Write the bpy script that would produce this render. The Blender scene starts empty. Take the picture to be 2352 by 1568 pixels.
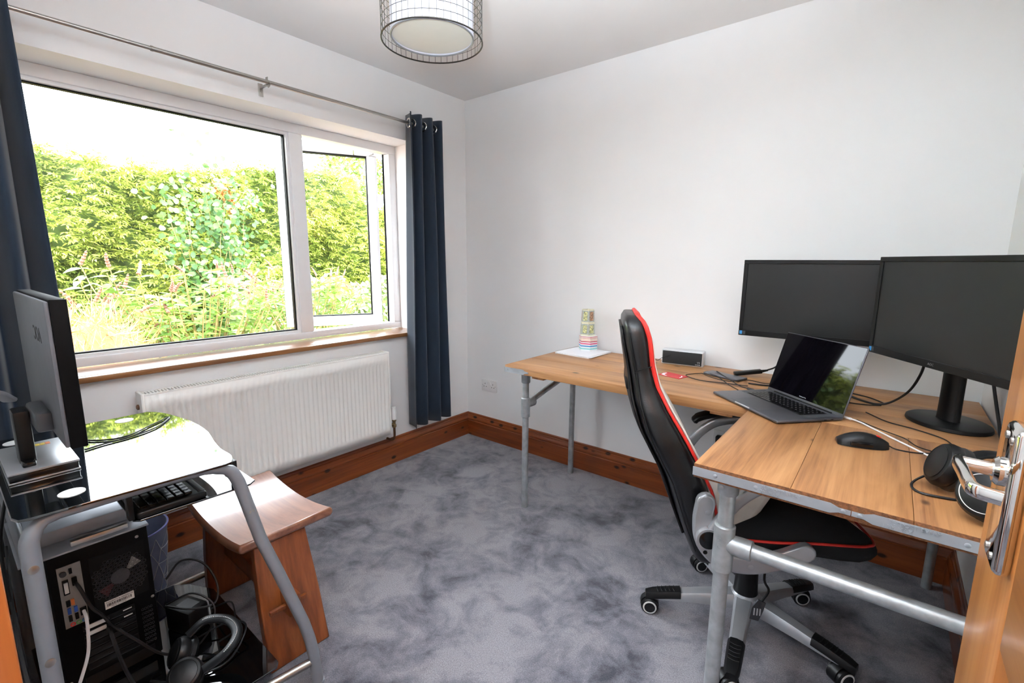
import bpy, bmesh, math, random
import numpy as np
from mathutils import Vector, Matrix

random.seed(7)
PI = math.pi
SC = bpy.context.scene
COL = SC.collection
W, H, YF = 2.76, 2.4, -2.51          # right wall x, ceiling z, door wall y (window wall x=0, desk wall y=0)
ZD = 0.785                           # desk top height

# ------------------------------------------------------------------ camera
yaw, pitch, roll = [math.radians(a) for a in (38.824, 9.607, 0.328)]
F = Vector((-math.sin(yaw)*math.cos(pitch), math.cos(yaw)*math.cos(pitch), -math.sin(pitch)))
R0 = Vector((math.cos(yaw), math.sin(yaw), 0)); U0 = R0.cross(F)
RR = R0*math.cos(roll) + U0*math.sin(roll); UU = RR.cross(F)
cam_d = bpy.data.cameras.new('camera'); cam = bpy.data.objects.new('camera', cam_d); COL.objects.link(cam)
cam_d.sensor_width = 36; cam_d.lens = 1079.66/2352*36; cam_d.clip_start = 0.02
cam.matrix_world = Matrix(((RR.x, UU.x, -F.x, 2.446), (RR.y, UU.y, -F.y, -2.5035), (RR.z, UU.z, -F.z, 1.3055), (0, 0, 0, 1)))
SC.camera = cam

# ------------------------------------------------------------------ world, sun, added hall fill, exposure
w = bpy.data.worlds.new('sky'); SC.world = w; w.use_nodes = True
bg = w.node_tree.nodes['Background']; bg.inputs[0].default_value = (0.86, 0.93, 1.0, 1); bg.inputs[1].default_value = 9.5
sd = bpy.data.lights.new('sun', 'SUN'); sd.energy = 5.5; sd.angle = math.radians(2.0); sd.color = (1, 0.95, 0.84)
sun = bpy.data.objects.new('sun', sd); COL.objects.link(sun)
sun.rotation_euler = Vector((-0.62, 0.30, -0.72)).to_track_quat('-Z', 'Y').to_euler()
hl = bpy.data.lights.new('hall_fill', 'AREA'); hl.shape = 'RECTANGLE'; hl.size = 1.2; hl.size_y = 0.7; hl.energy = 14; hl.color = (0.80, 0.91, 1.0)  # unseen fill light added in the hall to brighten the room through the doorway
hall = bpy.data.objects.new('hall_fill', hl); COL.objects.link(hall); hall.location = (2.1, -3.3, 2.36)
hall.rotation_euler = Vector((0.0, 0.35, -0.9)).to_track_quat('-Z', 'Y').to_euler()
fl_ = bpy.data.lights.new('bounced_flash', 'SPOT'); fl_.energy = 440; fl_.spot_size = math.radians(112); fl_.spot_blend = 1.0; fl_.shadow_soft_size = 0.05; fl_.color = (0.79, 0.90, 1.0)
flash = bpy.data.objects.new('bounced_flash', fl_); COL.objects.link(flash); flash.location = (2.40, -2.56, 1.45)    # the photographer's flash, turned up at the ceiling
flash.rotation_euler = Vector((-0.24, 0.32, 0.92)).to_track_quat('-Z', 'Y').to_euler()
pt = bpy.data.lights.new('window_portal', 'AREA'); pt.shape = 'RECTANGLE'; pt.size = 1.9; pt.size_y = 1.25; pt.cycles.is_portal = True
po = bpy.data.objects.new('window_portal', pt); COL.objects.link(po); po.location = (-0.31, -1.38, 1.45)
po.rotation_euler = Vector((1, 0, 0)).to_track_quat('-Z', 'Y').to_euler()
SC.view_settings.view_transform = 'Standard'; SC.view_settings.look = 'None'; SC.view_settings.gamma = 1
SC.view_settings.use_curve_mapping = False; SC.view_settings.exposure = 1.02
SC.cycles.max_bounces = 8; SC.cycles.diffuse_bounces = 5; SC.cycles.glossy_bounces = 3; SC.cycles.adaptive_threshold = 0.04; SC.cycles.transparent_max_bounces = 16

# ------------------------------------------------------------------ materials
def lin(c): return tuple((v/255/12.92 if v/255 <= 0.04045 else ((v/255+0.055)/1.055)**2.4) for v in c)
def new_mat(name):
    m = bpy.data.materials.new(name); m.use_nodes = True
    nt = m.node_tree; return m, nt, nt.nodes['Principled BSDF']
def N(nt, t, **k):
    n = nt.nodes.new(t)
    for a, b in k.items(): setattr(n, a, b)
    return n
def coords(nt, scale=(1, 1, 1), rnd=True):
    tc = N(nt, 'ShaderNodeTexCoord'); mp = N(nt, 'ShaderNodeMapping'); mp.inputs['Scale'].default_value = scale
    nt.links.new(tc.outputs['Object'], mp.inputs['Vector'])
    if rnd:
        oi = N(nt, 'ShaderNodeObjectInfo'); mm = N(nt, 'ShaderNodeMath', operation='MULTIPLY'); mm.inputs[1].default_value = 17.0
        nt.links.new(oi.outputs['Random'], mm.inputs[0]); nt.links.new(mm.outputs[0], mp.inputs['Location'])
    return mp.outputs['Vector']
def ramp(nt, fac, stops):
    r = N(nt, 'ShaderNodeValToRGB'); e = r.color_ramp.elements
    while len(e) < len(stops): e.new(0.5)
    for el, (p, c) in zip(e, stops): el.position = p; el.color = (*c, 1)
    nt.links.new(fac, r.inputs[0]); return r.outputs[0]
def noise(nt, vec, scale, detail=3, rough=0.55, dist=0.0):
    n = N(nt, 'ShaderNodeTexNoise'); n.inputs['Scale'].default_value = scale; n.inputs['Detail'].default_value = detail
    n.inputs['Roughness'].default_value = rough; n.inputs['Distortion'].default_value = dist
    nt.links.new(vec, n.inputs['Vector']); return n.outputs['Fac']
def bump(nt, bs, h, strength=0.2, dist=0.002):
    b = N(nt, 'ShaderNodeBump'); b.inputs['Strength'].default_value = strength; b.inputs['Distance'].default_value = dist
    nt.links.new(h, b.inputs['Height']); nt.links.new(b.outputs[0], bs.inputs['Normal'])
def M(name, rgb, rough=0.5, metal=0.0, spec=0.5, var=0.06, scale=30, bmp=0.0, coat=0.0, sheen=0.0, aniso=None):
    """procedural: colour varied a little by noise, with optional fine relief"""
    m, nt, b = new_mat(name); c = lin(rgb)
    v = coords(nt, aniso or (1, 1, 1)); f = noise(nt, v, scale)
    col = ramp(nt, f, [(0.3, tuple(x*(1-var) for x in c)), (0.7, tuple(min(1, x*(1+var)) for x in c))])
    nt.links.new(col, b.inputs['Base Color'])
    b.inputs['Roughness'].default_value = rough; b.inputs['Metallic'].default_value = metal
    b.inputs['Specular IOR Level'].default_value = spec; b.inputs['Coat Weight'].default_value = coat
    b.inputs['Sheen Weight'].default_value = sheen
    if bmp: bump(nt, b, noise(nt, v, scale*4, 2), bmp)
    return m
def wood(name, dark, mid, light, axis='x', rough=0.4, fine=60, knots=0.0, bmp=0.15, coat=0.0):
    m, nt, b = new_mat(name)
    st = {'x': (0.07, 1, 1), 'y': (1, 0.07, 1), 'z': (1, 1, 0.07)}[axis]
    st2 = {'x': (0.02, 1, 1), 'y': (1, 0.02, 1), 'z': (1, 1, 0.02)}[axis]
    v = coords(nt, st); v2 = coords(nt, st2)
    f1 = noise(nt, v, 14, 4, 0.6, 1.2); f2 = noise(nt, v2, fine*2.2, 3, 0.7)
    mx = N(nt, 'ShaderNodeMath', operation='MULTIPLY_ADD'); mx.inputs[1].default_value = 0.36
    nt.links.new(f2, mx.inputs[0])
    m2 = N(nt, 'ShaderNodeMath', operation='MULTIPLY'); m2.inputs[1].default_value = 0.68; nt.links.new(f1, m2.inputs[0])
    nt.links.new(m2.outputs[0], mx.inputs[2])
    col = ramp(nt, mx.outputs[0], [(0.28, lin(dark)), (0.50, lin(mid)), (0.74, lin(light))])
    if knots:
        kv = {'x': (0.55, 1, 1), 'y': (1, 0.55, 1), 'z': (1, 1, 0.55)}[axis]
        vo = N(nt, 'ShaderNodeTexVoronoi'); vo.inputs['Scale'].default_value = knots
        nt.links.new(coords(nt, kv), vo.inputs['Vector'])
        k = ramp(nt, vo.outputs['Distance'], [(0.007*knots, (0, 0, 0)), (0.013*knots, (1, 1, 1))])
        mix = N(nt, 'ShaderNodeMix', data_type='RGBA'); nt.links.new(k, mix.inputs[0])
        mix.inputs[6].default_value = (*[x*0.25 for x in lin(dark)], 1); nt.links.new(col, mix.inputs[7]); col = mix.outputs[2]
    nt.links.new(col, b.inputs['Base Color']); b.inputs['Roughness'].default_value = rough; b.inputs['Coat Weight'].default_value = coat
    b.inputs['Coat Roughness'].default_value = 0.12
    bump(nt, b, mx.outputs[0], bmp, 0.002)
    return m
def glass_mat(name, tint=(1, 1, 1), refl=0.08):
    m = bpy.data.materials.new(name); m.use_nodes = True; nt = m.node_tree; nt.nodes.clear()
    o = N(nt, 'ShaderNodeOutputMaterial'); t = N(nt, 'ShaderNodeBsdfTransparent'); g = N(nt, 'ShaderNodeBsdfGlossy'); mx = N(nt, 'ShaderNodeMixShader')
    t.inputs[0].default_value = (*tint, 1); g.inputs['Roughness'].default_value = 0.01
    fr = N(nt, 'ShaderNodeFresnel'); fr.inputs[0].default_value = 1.35
    nt.links.new(fr.outputs[0], mx.inputs[0]); nt.links.new(t.outputs[0], mx.inputs[1]); nt.links.new(g.outputs[0], mx.inputs[2])
    nt.links.new(mx.outputs[0], o.inputs[0]); return m
def leaf_mat(name, dark, light, transl=0.35):
    m, nt, b = new_mat(name)
    at = N(nt, 'ShaderNodeAttribute', attribute_name='tone')
    oi = N(nt, 'ShaderNodeObjectInfo'); ad = N(nt, 'ShaderNodeMath', operation='ADD'); nt.links.new(at.outputs['Fac'], ad.inputs[0])
    sb = N(nt, 'ShaderNodeMath', operation='MULTIPLY_ADD'); sb.inputs[1].default_value = 0.5; sb.inputs[2].default_value = -0.25
    nt.links.new(oi.outputs['Random'], sb.inputs[0]); nt.links.new(sb.outputs[0], ad.inputs[1])
    col = ramp(nt, ad.outputs[0], [(0.0, lin(dark)), (1.0, lin(light))])
    nt.links.new(col, b.inputs['Base Color']); b.inputs['Roughness'].default_value = 0.45
    tr = N(nt, 'ShaderNodeBsdfTranslucent'); nt.links.new(col, tr.inputs[0])
    mx = N(nt, 'ShaderNodeMixShader'); mx.inputs[0].default_value = transl
    out = nt.nodes['Material Output']; nt.links.new(b.outputs[0], mx.inputs[1]); nt.links.new(tr.outputs[0], mx.inputs[2]); nt.links.new(mx.outputs[0], out.inputs[0])
    return m

def carpet_mat():
    m, nt, b = new_mat('carpet')
    v = coords(nt, (1, 1, 1), False)
    big = noise(nt, v, 2.6, 5, 0.68, 0.5)                    # shading of trodden pile, painted in as colour patches
    st = noise(nt, coords(nt, (1, 1, 1), False), 7.5, 4, 0.6, 0.9)
    fine = noise(nt, v, 240, 3, 0.85)
    a = N(nt, 'ShaderNodeMath', operation='MULTIPLY_ADD'); a.inputs[1].default_value = 0.42; nt.links.new(st, a.inputs[0])
    h = N(nt, 'ShaderNodeMath', operation='MULTIPLY'); h.inputs[1].default_value = 0.62; nt.links.new(big, h.inputs[0]); nt.links.new(h.outputs[0], a.inputs[2])
    patch = ramp(nt, a.outputs[0], [(0.40, lin((64, 66, 76))), (0.475, lin((108, 108, 118))), (0.59, lin((146, 144, 151)))])
    sp = ramp(nt, fine, [(0.3, (0.45, 0.45, 0.46)), (0.68, (1.3, 1.28, 1.27))])
    mix = N(nt, 'ShaderNodeMix', data_type='RGBA', blend_type='MULTIPLY'); mix.inputs[0].default_value = 1
    nt.links.new(patch, mix.inputs[6]); nt.links.new(sp, mix.inputs[7]); nt.links.new(mix.outputs[2], b.inputs['Base Color'])
    b.inputs['Roughness'].default_value = 0.95; b.inputs['Sheen Weight'].default_value = 0.25; b.inputs['Specular IOR Level'].default_value = 0.1
    bump(nt, b, fine, 0.7, 0.006); return m

m_wall = M('white_wall_paint', (241, 241, 241), 0.75, var=0.012, scale=3, bmp=0.03, spec=0.2)
m_ceil = M('white_ceiling_paint', (236, 235, 234), 0.85, var=0.01, scale=3, spec=0.2)
m_carpet = carpet_mat()
m_skirt = wood('varnished_pine_skirting', (86, 38, 13), (126, 60, 22), (154, 82, 36), 'x', 0.28, 40, 14.0, 0.06, 0.7)
m_skirty = wood('varnished_pine_skirting_y', (86, 38, 13), (126, 60, 22), (154, 82, 36), 'y', 0.28, 40, 14.0, 0.06, 0.7)
m_boardx = wood('waxed_scaffold_board_x', (108, 66, 36), (168, 120, 76), (192, 146, 100), 'x', 0.45, 40, 8.0, 0.25)
m_boardy = wood('waxed_scaffold_board_y', (106, 62, 33), (166, 116, 72), (194, 144, 96), 'y', 0.42, 40, 8.0, 0.25)
m_door = wood('pine_door', (150, 88, 36), (188, 122, 62), (208, 146, 84), 'z', 0.35, 40, 3.0, 0.06, 0.3)
m_jamb = wood('stained_door_frame', (130, 66, 26), (165, 92, 40), (186, 112, 56), 'z', 0.4, 40, 0, 0.06)
m_stool = wood('oiled_hardwood_stool', (82, 36, 14), (126, 64, 27), (158, 90, 45), 'z', 0.3, 30, 0, 0.05, 0.4)
m_stoolt = wood('oiled_hardwood_seat_sheen', (92, 50, 32), (128, 80, 56), (152, 104, 76), 'x', 0.3, 30, 0, 0.05, 0.9)  # reflected sheen mixed into the colour, so greyer than the legs
m_sill = wood('varnished_sill', (92, 54, 26), (132, 86, 46), (160, 112, 66), 'y', 0.35, 30, 0, 0.06, 0.3)
m_upvc = M('white_upvc', (240, 241, 243), 0.28, var=0.01)
m_gasket = M('black_rubber_gasket', (18, 19, 20), 0.6, spec=0.2)
m_glass = glass_mat('window_glass')
m_rad = M('white_radiator_enamel', (238, 237, 233), 0.35, var=0.01)
m_navy = M('navy_curtain_cloth', (21, 38, 56), 0.85, var=0.18, scale=420, bmp=0.25, sheen=0.25)
m_chrome = M('polished_chrome', (222, 220, 216), 0.08, 1.0, var=0.02)
m_steel = M('brushed_steel', (176, 172, 166), 0.3, 1.0, var=0.06)
m_galv = M('galvanised_pipe', (178, 183, 185), 0.38, 0.6, var=0.2, scale=26, bmp=0.08)
m_galvb = M('galvanised_band', (172, 178, 184), 0.45, 0.5, var=0.08, scale=20)
m_silver = M('silver_plastic', (176, 178, 182), 0.34, 0.55, var=0.03)
m_grey = M('grey_paint_tube', (150, 154, 160), 0.38, 0.5, var=0.03)
m_black = M('black_plastic', (13, 13, 14), 0.42, var=0.1, spec=0.35)
m_blackg = M('gloss_black_plastic', (14, 14, 16), 0.12, var=0.1)
m_cable = M('black_cable_rubber', (20, 20, 22), 0.5)
m_leather = M('black_faux_leather', (14, 15, 17), 0.33, var=0.12, scale=60, bmp=0.12)
m_mesh = M('black_seat_cloth', (13, 13, 14), 0.9, var=0.25, scale=300, bmp=0.2)
m_red = M('red_trim', (214, 44, 34), 0.45)
m_cream = M('cream_cloth', (222, 214, 204), 0.8, var=0.06, bmp=0.1)
m_screen = M('matt_dark_screen', (30, 31, 31), 0.36, var=0.04, spec=0.45)
m_lscreen = M('gloss_laptop_screen', (8, 6, 10), 0.03, var=0.05, spec=0.28)
m_alu = M('space_grey_aluminium', (104, 104, 110), 0.38, 0.8, var=0.03)
m_white = M('white_plastic', (236, 236, 236), 0.4, var=0.01)
m_paper = M('white_paper', (240, 240, 244), 0.8, var=0.01)
m_bglass = M('black_glass', (8, 10, 12), 0.02, var=0.05, spec=0.8, coat=1.0)
m_fabric = M('lavender_white_shade_cloth', (212, 213, 224), 0.9, var=0.02, scale=300, bmp=0.1)
m_diff = M('offwhite_diffuser', (226, 226, 216), 0.6, var=0.01)
m_wire = M('dark_wire', (70, 66, 62), 0.35, 0.8)
m_brass = M('tarnished_brass', (150, 128, 92), 0.4, 0.8, var=0.2, scale=60)
m_copper = M('dull_copper_pipe', (120, 88, 66), 0.45, 0.7, var=0.2)
m_bin = M('blue_grey_bin_plastic', (120, 130, 160), 0.5)
m_navyp = M('navy_plastic', (34, 42, 70), 0.5)
m_lbl = M('white_label', (226, 226, 222), 0.6, var=0.02)
m_ink = M('black_ink', (20, 20, 20), 0.7)
m_inkw = M('pale_grey_print', (190, 192, 196), 0.6)
m_blue = M('blue_sticker', (60, 140, 200), 0.5)
m_green = M('green_print', (96, 166, 84), 0.6); m_yel = M('yellow_print', (222, 190, 70), 0.6); m_org = M('orange_print', (214, 120, 60), 0.6)
m_pink = M('pink_print', (226, 88, 130), 0.6); m_aqua = M('aqua_print', (136, 206, 206), 0.6); m_peach = M('peach_print', (244, 178, 110), 0.6)
m_ivory = M('ivory_card', (226, 222, 196), 0.7, var=0.04); m_slate = M('slate_card_print', (168, 178, 176), 0.7, var=0.4, scale=200)
m_mocha = M('picture_brown', (178, 140, 112), 0.7, var=0.75, scale=120); m_moss = M('picture_green', (196, 196, 142), 0.7, var=0.7, scale=120)
m_rcard = M('red_card', (196, 44, 48), 0.5)
m_ring = M('white_tyre_ring', (222, 222, 220), 0.5)
m_dgrey = M('dark_grey_panel', (70, 72, 76), 0.45, 0.2)
m_port = M('io_shield_tin', (150, 146, 138), 0.4, 0.7, var=0.08)
m_usb = M('usb_blue', (40, 84, 170), 0.5)
m_lgrey = M('light_grey_lid', (168, 172, 180), 0.45, 0.3)

# ------------------------------------------------------------------ mesh helpers
def bmnew(): return bmesh.new()
def xf(verts, mtx):
    if mtx is not None:
        for v in verts: v.co = mtx @ v.co
def box(bm, lo, hi, mtx=None, r=0.0, seg=2):
    g = bmesh.ops.create_cube(bm, size=1.0)['verts']
    lo, hi = Vector(lo), Vector(hi); c = (lo+hi)/2; s = hi-lo
    for v in g: v.co = Vector((v.co.x*s.x, v.co.y*s.y, v.co.z*s.z)) + c
    if r > 0:
        es = list({e for v in g for e in v.link_edges})
        res = bmesh.ops.bevel(bm, geom=es, offset=min(r, min(s)*0.49), segments=seg, affect='EDGES', profile=0.5)
        g = list({v for f in res['faces'] for v in f.verts} | {v for v in g if v.is_valid})
    xf(g, mtx); return bm
def tube(bm, pts, r, n=10, closed=False, cap=True, flat=None, up=None):
    """sweep a circle (or flat=(w,h) ellipse/box-like) along pts"""
    P = [Vector(p) for p in pts]; m = len(P); rings = []
    rs = r if isinstance(r, (list, tuple)) else [r]*m
    prev = None
    for i in range(m):
        a = P[(i-1) % m] if (closed or i > 0) else P[i]; b = P[(i+1) % m] if (closed or i < m-1) else P[i]
        t = (b-a).normalized()
        if up is not None: nrm = Vector(up); nrm = (nrm - t*nrm.dot(t)).normalized()
        elif prev is None:
            h = Vector((0, 0, 1)) if abs(t.z) < 0.9 else Vector((1, 0, 0)); nrm = (h - t*h.dot(t)).normalized()
        else: nrm = (prev - t*prev.dot(t)).normalized()
        prev = nrm; bi = t.cross(nrm); ring = []
        for k in range(n):
            an = 2*PI*k/n
            if flat:
                q = 0.55
                cx = math.copysign(abs(math.cos(an))**q, math.cos(an))*flat[0]/2; cy = math.copysign(abs(math.sin(an))**q, math.sin(an))*flat[1]/2
                s = rs[i]
                ring.append(bm.verts.new(P[i] + bi*cx*s + nrm*cy*s))
            else: ring.append(bm.verts.new(P[i] + (nrm*math.cos(an) + bi*math.sin(an))*rs[i]))
        rings.append(ring)
    for i in range(m if closed else m-1):
        A, B = rings[i], rings[(i+1) % m]
        for k in range(n): bm.faces.new((A[k], A[(k+1) % n], B[(k+1) % n], B[k]))
    if cap and not closed: bm.faces.new(list(reversed(rings[0]))); bm.faces.new(rings[-1])
    return bm
def cyl(bm, p0, p1, r, n=16, r2=None): return tube(bm, [p0, p1], [r, r if r2 is None else r2], n)
def lathe(bm, prof, n=24, mtx=None):
    rings = []
    for r, z in prof:
        rings.append([bm.verts.new((max(r, 1e-5)*math.cos(2*PI*k/n), max(r, 1e-5)*math.sin(2*PI*k/n), z)) for k in range(n)])
    for A, B in zip(rings, rings[1:]):
        for k in range(n): bm.faces.new((A[k], A[(k+1) % n], B[(k+1) % n], B[k]))
    bm.faces.new(list(reversed(rings[0]))); bm.faces.new(rings[-1])
    xf([v for r in rings for v in r], mtx); return bm
def loft(bm, rings, cap=True):
    V = [[bm.verts.new(p) for p in r] for r in rings]; n = len(V[0])
    for A, B in zip(V, V[1:]):
        for k in range(n): bm.faces.new((A[k], A[(k+1) % n], B[(k+1) % n], B[k]))
    if cap: bm.faces.new(list(reversed(V[0]))); bm.faces.new(V[-1])
    return bm
def prism(bm, poly, axis, a, b, mtx=None):
    """extrude a 2d polygon along an axis between a and b; poly gives the other two coordinates in order"""
    def p3(u, v, t): return {'x': (t, u, v), 'y': (u, t, v), 'z': (u, v, t)}[axis]
    A = [bm.verts.new(p3(u, v, a)) for u, v in poly]; B = [bm.verts.new(p3(u, v, b)) for u, v in poly]; n = len(poly)
    for k in range(n): bm.faces.new((A[k], A[(k+1) % n], B[(k+1) % n], B[k]))
    bm.faces.new(list(reversed(A))); bm.faces.new(B); xf(A+B, mtx); return bm
def grid(bm, fn, nu, nv):
    V = [[bm.verts.new(fn(i/nu, j/nv)) for j in range(nv+1)] for i in range(nu+1)]
    for i in range(nu):
        for j in range(nv): bm.faces.new((V[i][j], V[i+1][j], V[i+1][j+1], V[i][j+1]))
    return bm
def spline(pts, sub=8):
    P = [Vector(p) for p in pts]; P = [2*P[0]-P[1]] + P + [2*P[-1]-P[-2]]; out = []
    for i in range(1, len(P)-2):
        for k in range(sub):
            t = k/sub; a, b, c, d = P[i-1:i+3]
            out.append(0.5*((2*b) + (c-a)*t + (2*a-5*b+4*c-d)*t*t + (3*b-a-3*c+d)*t**3))
    out.append(P[-2]); return out
def obj(name, bm, m, parent=None, smooth=True, ang=35, solid=0.0, sub=0):
    bmesh.ops.recalc_face_normals(bm, faces=bm.faces[:])
    me = bpy.data.meshes.new(name); bm.to_mesh(me); bm.free()
    return link(name, me, m, parent, smooth, ang, solid, sub)
def link(name, me, m, parent=None, smooth=True, ang=35, solid=0.0, sub=0):
    if not me.materials: me.materials.append(m)
    if smooth:
        me.polygons.foreach_set('use_smooth', [True]*len(me.polygons)); me.set_sharp_from_angle(angle=math.radians(ang))
    o = bpy.data.objects.new(name, me); COL.objects.link(o)
    if parent is not None: o.parent = parent
    if solid: s = o.modifiers.new('thickness', 'SOLIDIFY'); s.thickness = solid; s.offset = 0
    if sub: s = o.modifiers.new('smooth', 'SUBSURF'); s.levels = sub; s.render_levels = sub
    return o
def thing(name, label, cat, loc=(0, 0, 0), rz=0.0, group=None, mtx=None):
    o = bpy.data.objects.new(name, None); COL.objects.link(o); o.empty_display_size = 0.05
    o.location = loc; o.rotation_euler = (0, 0, rz)
    if mtx is not None: o.matrix_world = mtx
    return tag(o, label, cat, group)
def tag(o, label, cat, group=None):
    o['label'] = label; o['category'] = cat
    if group: o['group'] = group
    return o
def struct(o, label, cat=None):
    o['kind'] = 'structure'; o['label'] = label
    if cat: o['category'] = cat
    return o
def part(o, label): o['label'] = label; return o
def text(name, s, size, mtx, m, parent, ext=0.0006):
    cu = bpy.data.curves.new(name, 'FONT'); cu.body = s; cu.size = size; cu.extrude = ext; cu.align_x = 'CENTER'; cu.align_y = 'CENTER'; cu.resolution_u = 3
    t = bpy.data.objects.new(name, cu); COL.objects.link(t)
    me = bpy.data.meshes.new_from_object(t.evaluated_get(bpy.context.evaluated_depsgraph_get()))
    bpy.data.objects.remove(t); bpy.data.curves.remove(cu)
    me.transform(mtx); me.name = name
    return link(name, me, m, parent, False)
def frame_mtx(o, x, y, z=None):
    x, y = Vector(x).normalized(), Vector(y).normalized(); z = x.cross(y) if z is None else Vector(z)
    return Matrix(((x.x, y.x, z.x, o[0]), (x.y, y.y, z.y, o[1]), (x.z, y.z, z.z, o[2]), (0, 0, 0, 1)))
def cable(name, pts, r, m, label, sub=8, n=6, group=None):
    return tag(obj(name, tube(bmnew(), spline(pts, sub), r, n), m), label, 'cable', group)

# ================================================================== THE ROOM
b = bmnew(); box(b, (-0.3, -4.3, -0.12), (W+0.5, 0.1, 0)); struct(obj('floor', b, m_carpet, smooth=False), 'dark grey plush carpet with painted shading of trodden pile over the whole floor')
b = bmnew(); box(b, (-0.3, -4.3, H), (W+0.5, 0.1, H+0.15)); struct(obj('ceiling', b, m_ceil, smooth=False), 'plain white painted ceiling of the room')
WY0, WY1, WZ0, WZ1 = -2.30, -0.462, 0.825, 2.042           # window opening
b = bmnew()
box(b, (-0.3, YF-0.1, 0), (0, 0.1, WZ0)); box(b, (-0.3, YF-0.1, WZ1), (0, 0.1, H)); box(b, (-0.3, YF-0.1, WZ0), (0, WY0, WZ1)); box(b, (-0.3, WY1, WZ0), (0, 0.1, WZ1))
struct(obj('wall_left', b, m_wall, smooth=False), 'white wall around the wide window')
b = bmnew(); box(b, (0, 0, 0), (W+0.1, 0.1, H)); struct(obj('wall_back', b, m_wall, smooth=False), 'long white wall behind the desk and monitors')
b = bmnew(); box(b, (W, YF-0.1, 0), (W+0.1, 0, H)); struct(obj('wall_right', b, m_wall, smooth=False), 'white wall at the right behind the open door')
DX0, DX1, DZ = 1.82, 2.60, 2.0                               # doorway
b = bmnew(); box(b, (0, YF-0.1, 0), (DX0-0.03, YF, H)); box(b, (DX1+0.03, YF-0.1, 0), (W, YF, H)); box(b, (DX0-0.03, YF-0.1, DZ+0.03), (DX1+0.03, YF, H))
struct(obj('wall_front', b, m_wall, smooth=False), 'white wall with the doorway beside the computer trolley')
# hall behind the doorway
b = bmnew(); box(b, (0.9, -4.3, 0), (1.0, YF-0.1, H)); box(b, (3.2, -4.3, 0), (3.3, YF-0.1, H)); box(b, (0.9, -4.3, 0), (3.3, -4.2, H)); box(b, (W, YF-0.2, 0), (3.3, YF-0.1, H))
struct(obj('wall_hall', b, m_wall, smooth=False), 'white walls of the hall outside the doorway')
# door frame
fr = bpy.data.objects.new('trim_1', None); COL.objects.link(fr); struct(fr, 'stained wooden frame of the doorway at the lower left corner')
for nm, lo, hi in (('lining', (DX0-0.03, YF-0.1, 0), (DX0, YF, DZ)), ('lining', (DX1, YF-0.1, 0), (DX1+0.03, YF, DZ)), ('lining', (DX0-0.03, YF-0.1, DZ), (DX1+0.03, YF, DZ+0.03)),
                   ('architrave', (DX0-0.075, YF, 0), (DX0-0.004, YF+0.0175, DZ+0.07)), ('architrave', (DX1+0.004, YF, 0), (DX1+0.075, YF+0.0175, DZ+0.07)), ('architrave', (DX0-0.004, YF, DZ+0.004), (DX1+0.004, YF+0.0175, DZ+0.07))):
    b = bmnew(); box(b, lo, hi, r=0.003); obj(nm, b, m_jamb, fr)
# skirting boards: moulded profile
prof = [(0, 0), (0.022, 0), (0.022, 0.112), (0.0185, 0.115), (0.0185, 0.119), (0.0215, 0.122), (0.0215, 0.125), (0.018, 0.135), (0.0125, 0.146), (0.0115, 0.152), (0.0085, 0.154), (0.0085, 0.160), (0.006, 0.167), (0.003, 0.17), (0, 0.17)]
b = bmnew(); prism(b, prof, 'y', YF, 0); struct(obj('baseboard_left', b, m_skirty, ang=25), 'varnished knotty pine skirting board under the window')
b = bmnew(); prism(b, [(-u, v) for u, v in prof], 'x', 0.0, W); struct(obj('baseboard_back', b, m_skirt, ang=25), 'varnished knotty pine skirting board along the desk wall')
b = bmnew(); prism(b, [(W-u, v) for u, v in prof], 'y', YF, -0.02); struct(obj('baseboard_right', b, m_skirty, ang=25), 'varnished pine skirting board below the right wall')
b = bmnew(); prism(b, [(YF+u, v) for u, v in prof], 'x', 0.02, DX0-0.075); struct(obj('baseboard_front', b, m_skirt, ang=25), 'varnished pine skirting board behind the computer trolley')

# ------------------------------------------------------------------ window
win = bpy.data.objects.new('window_1', None); COL.objects.link(win); struct(win, 'wide white plastic window with a fixed pane and an open casement at its right')
XI, XO = -0.19, -0.265                                        # frame inner and outer faces
MZ0, MZ1 = 0.855, WZ1
FY0, FY1, MU0, MU1 = WY0, WY1, -1.166, -1.092                 # outer sides, mullion
def bar(lo, hi, nm='frame_bar', r=0.004, parent=win, m=m_upvc): b = bmnew(); box(b, lo, hi, r=r); return obj(nm, b, m, parent)
bar((XO, FY0, MZ0), (XI, FY1, MZ0+0.04)); bar((XO, FY0, MZ1-0.05), (XI, FY1, MZ1))
bar((XO, FY0, MZ0+0.04), (XI, FY0+0.05, MZ1-0.05)); bar((XO, FY1-0.052, MZ0+0.04), (XI, FY1, MZ1-0.05)); bar((XO, MU0, MZ0+0.04), (XI, MU1, MZ1-0.05), 'mullion')
# stepped bead and gasket round the fixed pane
PY0, PY1, PZ0, PZ1 = FY0+0.05, MU0, MZ0+0.04, MZ1-0.05
for nm, d, x0, x1, mm in (('glazing_bead', 0.014, XO+0.01, XI-0.012, m_upvc), ('gasket', 0.020, XO+0.02, XI-0.03, m_gasket)):
    b = bmnew()
    box(b, (x0, PY0, PZ0), (x1, PY1, PZ0+d)); box(b, (x0, PY0, PZ1-d), (x1, PY1, PZ1)); box(b, (x0, PY0, PZ0+d), (x1, PY0+d, PZ1-d)); box(b, (x0, PY1-d, PZ0+d), (x1, PY1, PZ1-d))
    obj(nm, b, mm, win, smooth=False)
b = bmnew(); box(b, (-0.234, PY0+0.01, PZ0+0.01), (-0.230, PY1-0.01, PZ1-0.01)); obj('pane', b, m_glass, win, smooth=False)
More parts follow.
